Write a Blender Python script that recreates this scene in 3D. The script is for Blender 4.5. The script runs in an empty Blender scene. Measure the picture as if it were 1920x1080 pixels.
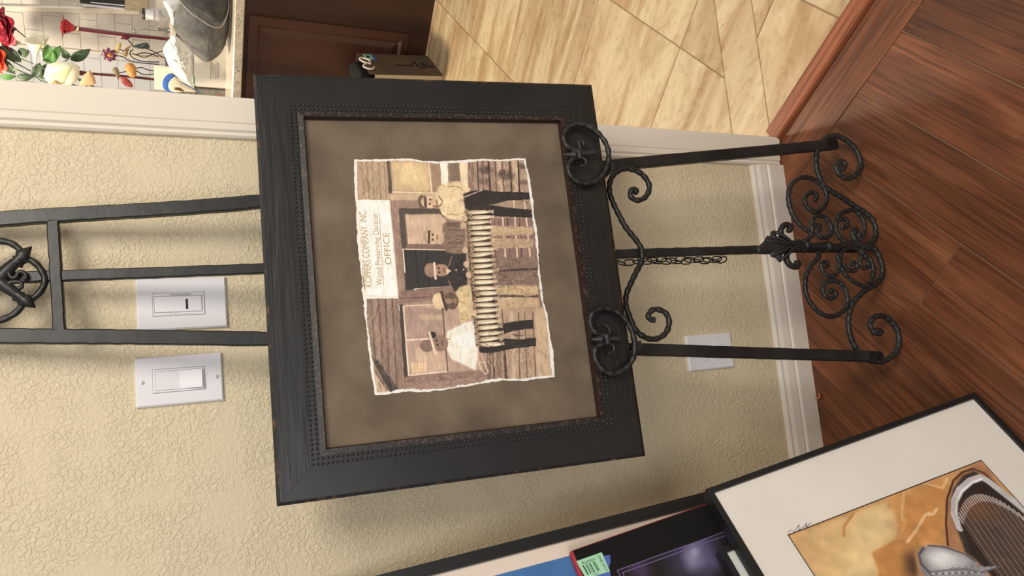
import bpy, math, random
import numpy as np
from mathutils import Vector, Matrix
random.seed(7); rng = np.random.default_rng(7)
C = bpy.context.scene.collection
scene = bpy.context.scene

# ------------------------------------------------------------ camera, light, exposure
CAM_LOC = (-0.04189,-1.18197,1.27016)
CAM_X = (-0.09555,-0.43072,-0.89741)
CAM_Y = (0.98843,-0.14774,-0.03433)
CAM_F = 1400.28
cam_d = bpy.data.cameras.new('camera'); cam = bpy.data.objects.new('camera', cam_d); C.objects.link(cam)
cx, cy = Vector(CAM_X), Vector(CAM_Y); cz = cx.cross(cy)
M = Matrix((cx, cy, cz)).transposed().to_4x4(); M.translation = Vector(CAM_LOC)
cam.matrix_world = M
cam_d.sensor_width = 36; cam_d.lens = CAM_F / 1920 * 36; cam_d.clip_start = .02
scene.camera = cam

def S(r, g, b):
    f = lambda c: (c/255/12.92) if c/255 <= .04045 else ((c/255 + .055)/1.055)**2.4
    return (f(r), f(g), f(b), 1)

world = bpy.data.worlds.new('world'); scene.world = world; world.use_nodes = True
wb = world.node_tree.nodes['Background']; wb.inputs[0].default_value = (1, .95, .87, 1); wb.inputs[1].default_value = .34

def area(name, loc, target, size, power, col, size_y=None):
    d = bpy.data.lights.new(name, 'AREA'); d.energy = power; d.color = col; d.size = size
    if size_y: d.shape = 'RECTANGLE'; d.size_y = size_y
    o = bpy.data.objects.new(name, d); C.objects.link(o); o.location = loc
    o.rotation_euler = (Vector(target) - Vector(loc)).to_track_quat('-Z', 'Y').to_euler()
    return o
area('ceiling_light', (.95, -1.75, 2.45), (.05, -.1, .95), .8, 35, (1, .92, .82))
area('room_window', (-.75, -3.3, 2.1), (-.1, -.1, 1.0), 1.9, 32, (.96, .97, 1), 1.3)
area('kitchen_ceiling_light', (.75, 2.55, 2.5), (1.15, 1.2, 0), .3, 52, (1, .87, .68))
area('kitchen_window', (3.3, 1.7, 1.7), (1.7, 2.75, 1.25), 1.0, 34, (.86, .93, 1))
scene.view_settings.view_transform = 'Standard'; scene.view_settings.look = 'None'
scene.view_settings.gamma = 1; scene.view_settings.use_curve_mapping = False
scene.view_settings.exposure = 0.06

# ------------------------------------------------------------ planes and helpers
class Plane:
    def __init__(s, O, e, u):
        s.O, s.e, s.u = Vector(O), Vector(e), Vector(u); s.n = s.e.cross(s.u)
    def pt(s, a, b, c=0.): return s.O + s.e*(a/1000) + s.u*(b/1000) + s.n*c      # a, b in mm, c in m
PL_E = Plane((0.13000,-0.22000,0.00000), (0.99782,0.06595,0.00000), (-0.00822,0.12440,0.99220))
PL_F = Plane((0.12565,-0.19200,0.58777), (0.99762,0.06805,-0.01112), (0.00109,0.14575,0.98932))
PL_P = Plane((-0.15480,-0.35870,0.01200), (0.78160,0.62378,0.00000), (-0.18895,0.23675,0.95302))
PL_Q = Plane((-0.18399,-0.31881,0.00000), (0.81979,0.57266,0.00000), (-0.18308,0.26210,0.94752))
PL_B = Plane((-0.26800,-0.23700,0.00000), (0.90045,0.43497,0.00000), (-0.08641,0.17889,0.98007))
PL_W = Plane((0.00000,0.00000,0.00000), (1.00000,0.00000,0.00000), (0.00000,0.00000,1.00000))
PL_G = Plane((0.00000,0.00000,0.00000), (1.00000,0.00000,0.00000), (0.00000,1.00000,0.00000))
r2 = math.sqrt(.5)
def K(s): return Plane((s*r2, s*r2, 0), (r2, -r2, 0), (0, 0, 1))                  # upright plane along the diagonal kitchen counter

def link(o, parent=None):
    C.objects.link(o)
    if parent is not None: o.parent = parent
    return o
def empty(name, label, cat, loc=(0, 0, 0), group=None):
    o = bpy.data.objects.new(name, None); o.location = loc; o.empty_display_size = .05
    C.objects.link(o); tag(o, label, cat, group); return o
def tag(o, label=None, cat=None, group=None, kind=None):
    if label: o['label'] = label
    if cat: o['category'] = cat
    if group: o['group'] = group
    if kind: o['kind'] = kind
    return o
def mesh(name, vs, fs, m, parent=None, smooth=False):
    me = bpy.data.meshes.new(name)
    base = Vector(parent.location) if parent is not None else Vector((0, 0, 0))
    q = parent
    while q is not None and q.parent is not None:
        q = q.parent; base += Vector(q.location)
    me.from_pydata([tuple(Vector(v) - base) for v in vs], [], [tuple(f) for f in fs]); me.update()
    if m is not None: me.materials.append(m)
    if smooth: me.polygons.foreach_set('use_smooth', [True]*len(me.polygons))
    return link(bpy.data.objects.new(name, me), parent)
class MB:
    def __init__(s): s.v, s.f = [], []
    def add(s, vs, fs):
        k = len(s.v); s.v += [Vector(v) for v in vs]; s.f += [[i + k for i in f] for f in fs]; return s
    def build(s, name, m, parent=None, smooth=False): return mesh(name, s.v, s.f, m, parent, smooth)

def box_geo(P, a0, a1, b0, b1, c0, c1, bev=0):
    """a box in plane P (mm, mm, m) with its front edge chamfered"""
    mm = bev*1000
    if not bev:
        vs = [P.pt(a, b, c) for c in (c0, c1) for (a, b) in ((a0, b0), (a1, b0), (a1, b1), (a0, b1))]
        return vs, [(3, 2, 1, 0), (4, 5, 6, 7)] + [(i, (i+1) % 4, 4+(i+1) % 4, 4+i) for i in range(4)]
    vs = [P.pt(a, b, c) for (c, k) in ((c0, 0), (c1-bev, 0), (c1, mm)) for (a, b) in ((a0+k, b0+k), (a1-k, b0+k), (a1-k, b1-k), (a0+k, b1-k))]
    fs = [(3, 2, 1, 0), (8, 9, 10, 11)]
    for l in (0, 4): fs += [(l+i, l+(i+1) % 4, l+4+(i+1) % 4, l+4+i) for i in range(4)]
    return vs, fs
def box(name, P, a0, a1, b0, b1, c0, c1, m, parent=None, bev=0):
    return mesh(name, *box_geo(P, a0, a1, b0, b1, c0, c1, bev), m, parent)
def prism_geo(P, poly, c0, c1, bev=0):
    n = len(poly)
    ar = sum(poly[i][0]*poly[(i+1) % n][1] - poly[(i+1) % n][0]*poly[i][1] for i in range(n))
    if ar < 0: poly = poly[::-1]
    top = inset(poly, bev*1000) if bev else poly
    lv = [(poly, c0), (poly, c1-bev), (top, c1)] if bev else [(poly, c0), (poly, c1)]
    vs = [P.pt(a, b, c) for (pl, c) in lv for (a, b) in pl]
    fs = [list(range(n))[::-1], [(len(lv)-1)*n + i for i in range(n)]]
    for l in range(len(lv)-1): fs += [(l*n+i, l*n+(i+1) % n, (l+1)*n+(i+1) % n, (l+1)*n+i) for i in range(n)]
    return vs, fs
def prism(name, P, poly, c0, c1, m, parent=None, bev=0, smooth=False):
    return mesh(name, *prism_geo(P, poly, c0, c1, bev), m, parent, smooth)
def inset(poly, d):
    n = len(poly); out = []
    for i in range(n):
        p0, p1, p2 = (np.array(poly[(i+k) % n], float) for k in (-1, 0, 1))
        d1, d2 = p1-p0, p2-p1
        d1 /= max(np.linalg.norm(d1), 1e-9); d2 /= max(np.linalg.norm(d2), 1e-9)
        n1, n2 = np.array([-d1[1], d1[0]]), np.array([-d2[1], d2[0]])
        k = n1+n2; L = max(np.dot(k, k), .3); out.append(tuple(p1 + k*2*d/L))
    return out
def clip(poly, nx, ny, k):
    """keep nx*x+ny*y <= k"""
    out = []; n = len(poly)
    for i in range(n):
        a, b = poly[i], poly[(i+1) % n]; da, db = nx*a[0]+ny*a[1]-k, nx*b[0]+ny*b[1]-k
        if da <= 0: out.append(a)
        if da*db < 0:
            t = da/(da-db); out.append((a[0]+(b[0]-a[0])*t, a[1]+(b[1]-a[1])*t))
    return out
def smooth_path(pts, k=5, closed=False):
    pts = [Vector(p) for p in pts]; n = len(pts); out = []
    for i in range(n if closed else n-1):
        if closed: p0, p1, p2, p3 = (pts[(i+j) % n] for j in (-1, 0, 1, 2))
        else: p0, p1, p2, p3 = pts[max(i-1, 0)], pts[i], pts[i+1], pts[min(i+2, n-1)]
        for j in range(k):
            t = j/k
            out.append(.5*((2*p1) + (p2-p0)*t + (2*p0-5*p1+4*p2-p3)*t*t + (3*p1-p0-3*p2+p3)*t**3))
    if not closed: out.append(pts[-1])
    return out
def tube_geo(path, r, sides=8, closed=False, hammer=0., flat=1., pitch=.016, nrm=None):
    n = len(path); vs = []; fs = []; L = 0; prev = None
    for i, p in enumerate(path):
        a = path[(i-1) % n] if closed or i else path[0]; b = path[(i+1) % n] if closed or i < n-1 else path[-1]
        t = (b-a).normalized()
        if prev is None:
            up = Vector(nrm) if nrm is not None else (Vector((0, 0, 1)) if abs(t.z) < .9 else Vector((1, 0, 0)))
            x = (up - t*up.dot(t)).normalized()
        else: x = (prev - t*prev.dot(t)).normalized()
        prev = x; y = t.cross(x)
        if i: L += (p-path[i-1]).length
        rr = r(i/(n-1)) if callable(r) else r
        rr *= 1 + hammer*math.sin(L/pitch*6.283)
        tw = hammer*4*L/pitch*.25
        for k in range(sides):
            an = 6.2832*k/sides + tw
            vs.append(p + x*(rr*flat*math.cos(an)) + y*(rr*math.sin(an)))
    m = n if closed else n-1
    for i in range(m):
        for k in range(sides):
            fs.append((i*sides+k, i*sides+(k+1) % sides, ((i+1) % n)*sides+(k+1) % sides, ((i+1) % n)*sides+k))
    if not closed: fs += [list(range(sides))[::-1], [(n-1)*sides+k for k in range(sides)]]
    return vs, fs
def tube(name, path, r, m, parent=None, sides=8, closed=False, hammer=0., flat=1., k=5, nrm=None, pitch=.016):
    p = smooth_path(path, k, closed) if k > 1 else [Vector(q) for q in path]
    return mesh(name, *tube_geo(p, r, sides, closed, hammer, flat, pitch, nrm), m, parent, True)
def tips(r, e=.12):
    return lambda t: r*(.55 + .45*min(1, t/e, (1-t)/e))
def lathe_geo(o, axis, prof, sides=20, xdir=None):
    o = Vector(o); z = Vector(axis).normalized(); x = Vector(xdir) if xdir else z.orthogonal(); x = (x - z*x.dot(z)).normalized(); y = z.cross(x)
    vs = [o + z*h + (x*math.cos(6.2832*k/sides) + y*math.sin(6.2832*k/sides))*r for (r, h) in prof for k in range(sides)]
    fs = [(i*sides+k, i*sides+(k+1) % sides, (i+1)*sides+(k+1) % sides, (i+1)*sides+k) for i in range(len(prof)-1) for k in range(sides)]
    return vs, fs
def lathe(name, o, axis, prof, m, parent=None, sides=20, smooth=True): return mesh(name, *lathe_geo(o, axis, prof, sides), m, parent, smooth)
def blob(name, c, rx, ry, rz, m, parent=None, nu=12, nv=8, axes=None):
    X, Y, Z = axes or (Vector((1, 0, 0)), Vector((0, 1, 0)), Vector((0, 0, 1))); c = Vector(c)
    vs = [c + X*(rx*math.sin(math.pi*j/nv)*math.cos(6.2832*i/nu)) + Y*(ry*math.sin(math.pi*j/nv)*math.sin(6.2832*i/nu)) + Z*(rz*math.cos(math.pi*j/nv)) for j in range(nv+1) for i in range(nu)]
    fs = [(j*nu+i, (j+1)*nu+i, (j+1)*nu+(i+1) % nu, j*nu+(i+1) % nu) for j in range(nv) for i in range(nu)]
    return mesh(name, vs, fs, m, parent, True)
def pillow(name, P, outline, depth, m, parent=None, c=0., rings=7, crumple=0., k=4, power=.5, back=True, seed=1):
    """a puffed solid with the given outline (mm in plane P)"""
    o = smooth_path([Vector((a, b, 0)) for a, b in outline], k, True); n = len(o); g = np.random.default_rng(seed)
    cen = sum(o, Vector())/n; vs = []; fs = []
    for side in ((1, -1) if back else (1,)):
        base = len(vs)
        for r in range(rings):
            t = 1 - r/rings
            for p in o:
                q = cen + (p-cen)*t; h = depth*(1-t*t)**power*side
                j = g.normal(0, crumple*(t if crumple < .0019 else 1), 3) if r else np.zeros(3)
                vs.append(P.pt(q.x + j[0]*1000, q.y + j[1]*1000, c + h + j[2]))
        vs.append(P.pt(cen.x, cen.y, c + depth*side)); top = len(vs)-1
        for r in range(rings-1):
            for i in range(n):
                f = (base+r*n+i, base+r*n+(i+1) % n, base+(r+1)*n+(i+1) % n, base+(r+1)*n+i); fs.append(f if side > 0 else f[::-1])
        for i in range(n):
            f = (base+(rings-1)*n+i, base+(rings-1)*n+(i+1) % n, top); fs.append(f if side > 0 else f[::-1])
    return mesh(name, vs, fs, m, parent, True)
def leaf(name, P, base, tip, width, m, parent=None, c=0., bend=.01, n=7, c1=None):
    """a pointed leaf with a midrib fold; base, tip in mm of plane P, width in mm"""
    a = np.array(base, float); b = np.array(tip, float); d = b-a; L = np.linalg.norm(d); d /= L; w = np.array([-d[1], d[0]])
    vs = []; fs = []; c1 = c if c1 is None else c1
    for i in range(n+1):
        t = i/n; hw = width/2*(math.sin(math.pi*t**.8)**.8 if 0 < t < 1 else .02); q = a + d*L*t; cc = c + (c1-c)*t
        z = cc - bend*(2*t-1)**2 + bend
        for s_, dz in ((-1, .25), (-.5, .12), (0, 0), (.5, .12), (1, .25)):
            x = q + w*hw*s_; vs.append(P.pt(x[0], x[1], z + dz*hw/1000*1.3))
    for i in range(n):
        for k in range(4): fs.append((i*5+k, i*5+k+1, i*5+k+6, i*5+k+5))
    o = mesh(name, vs, fs, m, parent, True); sol(o, .0006); return o
def sol(o, t):
    md = o.modifiers.new('thick', 'SOLIDIFY'); md.thickness = t; md.offset = 0; return o
def text(name, s, size, P, a, b, c, m, parent, xdir=(1, 0), align='CENTER', squeeze=1.):
    cu = bpy.data.curves.new(name, 'FONT'); cu.body = s; cu.size = size; cu.align_x = align; cu.align_y = 'CENTER'; cu.resolution_u = 3
    t = bpy.data.objects.new(name + '_tmp', cu); C.objects.link(t)
    dg = bpy.context.evaluated_depsgraph_get(); me = bpy.data.meshes.new_from_object(t.evaluated_get(dg))
    C.objects.unlink(t); bpy.data.objects.remove(t)
    dx, dy = xdir; vs = []
    for v in me.vertices:
        x, y = v.co.x*1000*squeeze, v.co.y*1000
        vs.append(P.pt(a + x*dx - y*dy, b + x*dy + y*dx, c))
    fs = [list(p.vertices) for p in me.polygons]
    return mesh(name, vs, fs, m, parent)

# ------------------------------------------------------------ materials
def nodes(name):
    m = bpy.data.materials.new(name); m.use_nodes = True; nt = m.node_tree
    return m, nt, nt.nodes['Principled BSDF'], nt.nodes, nt.links
def mat(name, c1, c2=None, scale=20, rough=.5, metal=0, bump=0, bscale=60, bdist=.002, stretch=None, lo=.35, hi=.65, detail=4, spec=None, per_object=0., bstretch=None, coat=0, trans=0):
    m, nt, b, N, L = nodes(name)
    b.inputs['Roughness'].default_value = rough; b.inputs['Metallic'].default_value = metal; b.inputs['Base Color'].default_value = c1
    if spec is not None: b.inputs['Specular IOR Level'].default_value = spec
    if coat: b.inputs['Coat Weight'].default_value = coat; b.inputs['Coat Roughness'].default_value = .15
    if trans: b.inputs['Transmission Weight'].default_value = trans
    tc = N.new('ShaderNodeTexCoord'); src = tc.outputs['Object']
    if per_object:
        oi = N.new('ShaderNodeObjectInfo'); ad = N.new('ShaderNodeVectorMath'); ad.operation = 'ADD'
        ml = N.new('ShaderNodeMath'); ml.operation = 'MULTIPLY'; ml.inputs[1].default_value = 37
        L.new(oi.outputs['Random'], ml.inputs[0]); L.new(src, ad.inputs[0]); L.new(ml.outputs[0], ad.inputs[1]); src = ad.outputs[0]
    def mapped(st):
        if not st: return src
        mp = N.new('ShaderNodeMapping'); mp.inputs['Scale'].default_value = st; L.new(src, mp.inputs[0]); return mp.outputs[0]
    if c2 is not None:
        n = N.new('ShaderNodeTexNoise'); n.inputs['Scale'].default_value = scale; n.inputs['Detail'].default_value = detail; L.new(mapped(stretch), n.inputs[0])
        r = N.new('ShaderNodeValToRGB'); r.color_ramp.elements[0].position = lo; r.color_ramp.elements[1].position = hi
        r.color_ramp.elements[0].color = c1; r.color_ramp.elements[1].color = c2; L.new(n.outputs[0], r.inputs[0]); out = r.outputs[0]
        if per_object:
            hs = N.new('ShaderNodeHueSaturation'); mr = N.new('ShaderNodeMapRange'); mr.inputs[3].default_value = 1-per_object; mr.inputs[4].default_value = 1+per_object
            L.new(oi.outputs['Random'], mr.inputs[0]); L.new(mr.outputs[0], hs.inputs['Value']); L.new(out, hs.inputs['Color']); out = hs.outputs[0]
        L.new(out, b.inputs['Base Color'])
    if bump:
        n2 = N.new('ShaderNodeTexNoise'); n2.inputs['Scale'].default_value = bscale; n2.inputs['Detail'].default_value = 3; L.new(mapped(bstretch or stretch), n2.inputs[0])
        bp = N.new('ShaderNodeBump'); bp.inputs['Strength'].default_value = bump; bp.inputs['Distance'].default_value = bdist
        L.new(n2.outputs[0], bp.inputs['Height']); L.new(bp.outputs[0], b.inputs['Normal'])
    return m
def mat_attr(name, rough=.6, spec=.3):
    m, nt, b, N, L = nodes(name); a = N.new('ShaderNodeVertexColor'); a.layer_name = 'Col'; L.new(a.outputs[0], b.inputs['Base Color'])
    b.inputs['Roughness'].default_value = rough; b.inputs['Specular IOR Level'].default_value = spec; return m
def glass_mat(name, rough=.02, ior=1.35):
    m, nt, b, N, L = nodes(name); N.remove(b); o = N['Material Output']
    t = N.new('ShaderNodeBsdfTransparent'); g = N.new('ShaderNodeBsdfGlossy'); g.inputs['Roughness'].default_value = rough
    f = N.new('ShaderNodeFresnel'); f.inputs[0].default_value = ior; x = N.new('ShaderNodeMixShader')
    ge = N.new('ShaderNodeNewGeometry'); iv = N.new('ShaderNodeMath'); iv.operation = 'SUBTRACT'; iv.inputs[0].default_value = 1; L.new(ge.outputs['Backfacing'], iv.inputs[1])
    mu = N.new('ShaderNodeMath'); mu.operation = 'MULTIPLY'; L.new(f.outputs[0], mu.inputs[0]); L.new(iv.outputs[0], mu.inputs[1])   # the pane reflects at its front surface only
    L.new(mu.outputs[0], x.inputs[0]); L.new(t.outputs[0], x.inputs[1]); L.new(g.outputs[0], x.inputs[2]); L.new(x.outputs[0], o.inputs[0]); return m

def wall_material():
    m, nt, b, N, L = nodes('textured_wall_paint')
    b.inputs['Base Color'].default_value = S(219, 204, 171); b.inputs['Roughness'].default_value = .48; b.inputs['Specular IOR Level'].default_value = .4
    tc = N.new('ShaderNodeTexCoord'); n = N.new('ShaderNodeTexNoise'); n.inputs['Scale'].default_value = 165; n.inputs['Detail'].default_value = 2; n.inputs['Distortion'].default_value = .9
    L.new(tc.outputs['Object'], n.inputs[0]); r = N.new('ShaderNodeValToRGB'); r.color_ramp.interpolation = 'EASE'
    r.color_ramp.elements[0].position = .40; r.color_ramp.elements[1].position = .64; L.new(n.outputs[0], r.inputs[0])
    bp = N.new('ShaderNodeBump'); bp.inputs['Strength'].default_value = .65; bp.inputs['Distance'].default_value = .0014
    pn = N.new('ShaderNodeTexNoise'); pn.inputs['Scale'].default_value = 14; pn.inputs['Detail'].default_value = 3; L.new(tc.outputs['Object'], pn.inputs[0])
    pr_ = N.new('ShaderNodeMapRange'); pr_.inputs[1].default_value = .38; pr_.inputs[2].default_value = .55; pr_.inputs[3].default_value = .3; L.new(pn.outputs[0], pr_.inputs[0])
    hm = N.new('ShaderNodeMath'); hm.operation = 'MULTIPLY'; L.new(r.outputs[0], hm.inputs[0]); L.new(pr_.outputs[0], hm.inputs[1])
    L.new(hm.outputs[0], bp.inputs['Height']); L.new(bp.outputs[0], b.inputs['Normal']); return m
def plank_material(name, a, b_, c, bumpd=.0012):
    m, nt, b, N, L = nodes(name); b.inputs['Roughness'].default_value = .42; b.inputs['Specular IOR Level'].default_value = .4
    tc = N.new('ShaderNodeTexCoord'); oi = N.new('ShaderNodeObjectInfo'); ad = N.new('ShaderNodeVectorMath'); ad.operation = 'ADD'
    ml = N.new('ShaderNodeMath'); ml.operation = 'MULTIPLY'; ml.inputs[1].default_value = 53
    L.new(oi.outputs['Random'], ml.inputs[0]); L.new(tc.outputs['Object'], ad.inputs[0]); L.new(ml.outputs[0], ad.inputs[1])
    def noise(sc, st, det=6, dist=0):
        mp = N.new('ShaderNodeMapping'); mp.inputs['Scale'].default_value = st; L.new(ad.outputs[0], mp.inputs[0])
        n = N.new('ShaderNodeTexNoise'); n.inputs['Scale'].default_value = sc; n.inputs['Detail'].default_value = det; n.inputs['Distortion'].default_value = dist; L.new(mp.outputs[0], n.inputs[0]); return n.outputs[0]
    g1 = noise(16, (.22, 1.6, 1), 6, .8); g2 = noise(5, (.7, 1.4, 1), 3); g3 = noise(75, (.07, 2.2, 1), 5, .6)
    r = N.new('ShaderNodeValToRGB'); r.color_ramp.elements[0].position = .3; r.color_ramp.elements[1].position = .72
    r.color_ramp.elements[0].color = a; r.color_ramp.elements[1].color = c; e = r.color_ramp.elements.new(.52); e.color = b_
    mx = N.new('ShaderNodeMath'); mx.operation = 'ADD'; h = N.new('ShaderNodeMath'); h.operation = 'MULTIPLY'; h.inputs[1].default_value = .5
    L.new(g1, mx.inputs[0]); L.new(g2, mx.inputs[1]); L.new(mx.outputs[0], h.inputs[0]); L.new(h.outputs[0], r.inputs[0])
    mm = N.new('ShaderNodeMixRGB'); mm.blend_type = 'MULTIPLY'; mm.inputs[0].default_value = .8
    r3 = N.new('ShaderNodeValToRGB'); r3.color_ramp.elements[0].position = .35; r3.color_ramp.elements[0].color = (.45, .42, .4, 1); r3.color_ramp.elements[1].position = .55
    L.new(g3, r3.inputs[0]); L.new(r.outputs[0], mm.inputs[1]); L.new(r3.outputs[0], mm.inputs[2])
    hs = N.new('ShaderNodeHueSaturation'); mr = N.new('ShaderNodeMapRange'); mr.inputs[3].default_value = .85; mr.inputs[4].default_value = 1.15
    L.new(oi.outputs['Random'], mr.inputs[0]); L.new(mr.outputs[0], hs.inputs['Value']); L.new(mm.outputs[0], hs.inputs['Color']); L.new(hs.outputs[0], b.inputs['Base Color'])
    bp = N.new('ShaderNodeBump'); bp.inputs['Strength'].default_value = .5; bp.inputs['Distance'].default_value = bumpd; L.new(g1, bp.inputs['Height']); L.new(bp.outputs[0], b.inputs['Normal'])
    return m

def travertine():
    m, nt, b, N, L = nodes('travertine'); b.inputs['Roughness'].default_value = .38
    tc = N.new('ShaderNodeTexCoord'); oi = N.new('ShaderNodeObjectInfo'); ad = N.new('ShaderNodeVectorMath'); ad.operation = 'ADD'
    ml = N.new('ShaderNodeMath'); ml.operation = 'MULTIPLY'; ml.inputs[1].default_value = 41
    L.new(oi.outputs['Random'], ml.inputs[0]); L.new(tc.outputs['Object'], ad.inputs[0]); L.new(ml.outputs[0], ad.inputs[1])
    def noise(sc, st, det, dist=0):
        mp = N.new('ShaderNodeMapping'); mp.inputs['Scale'].default_value = st; L.new(ad.outputs[0], mp.inputs[0])
        n = N.new('ShaderNodeTexNoise'); n.inputs['Scale'].default_value = sc; n.inputs['Detail'].default_value = det; n.inputs['Distortion'].default_value = dist; L.new(mp.outputs[0], n.inputs[0]); return n.outputs[0]
    def ramp(v, p0, c0, p1, c1):
        r = N.new('ShaderNodeValToRGB'); r.color_ramp.elements[0].position = p0; r.color_ramp.elements[0].color = c0; r.color_ramp.elements[1].position = p1; r.color_ramp.elements[1].color = c1; L.new(v, r.inputs[0]); return r.outputs[0]
    big = noise(4.5, (.45, 2.2, 1), 7, 1.2); fine = noise(20, (.7, 1.2, 1), 6, 2.2); pit = noise(34, (.7, 1.1, 1), 4, .8)
    base = ramp(big, .36, S(190, 154, 112), .62, S(228, 204, 164))
    x = N.new('ShaderNodeMixRGB'); x.blend_type = 'MULTIPLY'; x.inputs[0].default_value = .55; L.new(base, x.inputs[1]); L.new(ramp(fine, .34, (.72, .66, .58, 1), .52, (1, 1, 1, 1)), x.inputs[2])
    y = N.new('ShaderNodeMixRGB'); y.blend_type = 'MULTIPLY'; y.inputs[0].default_value = .5; L.new(x.outputs[0], y.inputs[1]); L.new(ramp(pit, .26, (.5, .42, .34, 1), .36, (1, 1, 1, 1)), y.inputs[2])
    hs = N.new('ShaderNodeHueSaturation'); mr = N.new('ShaderNodeMapRange'); mr.inputs[3].default_value = .9; mr.inputs[4].default_value = 1.06
    L.new(oi.outputs['Random'], mr.inputs[0]); L.new(mr.outputs[0], hs.inputs['Value']); L.new(y.outputs[0], hs.inputs['Color']); L.new(hs.outputs[0], b.inputs['Base Color'])
    bp = N.new('ShaderNodeBump'); bp.inputs['Strength'].default_value = .35; bp.inputs['Distance'].default_value = .001; L.new(pit, bp.inputs['Height']); L.new(bp.outputs[0], b.inputs['Normal']); return m
MW = wall_material()
M_trim = mat('cream_trim_paint', S(232, 222, 205), rough=.35, spec=.4)
M_base = mat('baseboard_paint', S(229, 220, 206), rough=.4)
M_iron = mat('black_iron', S(25, 25, 24), S(42, 41, 39), 14, .4, 0, .35, 30, .002, spec=.45)
M_frame = mat('black_frame_paint', S(25, 24, 23), S(34, 33, 31), 9, .36, 0, .6, 60, .0014, stretch=(1, 1, 1), bstretch=(.1, 1.6, 1.6), spec=.5)
M_frame_v = mat('black_frame_paint_upright', S(25, 24, 23), S(34, 33, 31), 9, .36, 0, .35, 35, .0012, bstretch=(1.4, 1.4, .12), spec=.5)
M_worn = mat('worn_frame_edge', S(26, 24, 22), S(92, 66, 46), 70, .5, lo=.56, hi=.74)
M_lip = mat('worn_brown_lip', S(34, 28, 25), S(88, 68, 56), 190, .42, lo=.5, hi=.72)
M_matb = mat('brown_suede_mat', S(92, 77, 60), S(122, 105, 85), 16, .8, lo=.3, hi=.7, detail=9)
M_white = mat('white_plastic', S(232, 229, 232), rough=.35)
M_slot = mat('black_slot', S(20, 20, 20), rough=.5)
M_seam = mat('grey_seam', S(150, 148, 150), rough=.6)
M_glass = glass_mat('picture_glass', .03, 1.4)
M_torn = mat('torn_paper_white', S(246, 242, 234), rough=.8)
M_print = mat_attr('printed_paper', .6, .25)
M_black = mat('black_moulding', S(24, 24, 24), rough=.4)
M_blackp = mat('black_print_paper', S(16, 15, 14), rough=.6, spec=.2)
M_cream = mat('cream_mat_board', S(232, 225, 214), S(238, 231, 221), 6, .8)
M_pinkm = mat('pink_cream_mat_board', S(232, 216, 200), rough=.8)
M_red = mat('red_edge', S(176, 44, 62), rough=.5)
M_red2 = mat('dark_red_edge', S(120, 26, 34), rough=.5)
M_bead = mat('bead_paint', S(30, 29, 28), rough=.22, spec=.6)
M_plank = plank_material('red_brown_plank', S(74, 44, 30), S(120, 70, 43), S(158, 102, 68))
M_thresh = plank_material('orange_threshold', S(140, 80, 52), S(156, 92, 60), S(170, 104, 70), .0003)
M_sub = mat('dusty_joint', S(168, 136, 112), rough=.9)
M_grout = mat('tile_grout', S(176, 150, 112), rough=.9)
M_trav = travertine()
M_wood = mat('dark_cabinet_wood', S(48, 28, 20), S(66, 38, 27), 10, .45, stretch=(1, 1, .12), detail=6)
M_granite = mat('granite', S(200, 188, 166), S(226, 216, 198), 30, .25, detail=8)
M_speck = mat('granite_speck', S(70, 62, 56), rough=.4)

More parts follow.
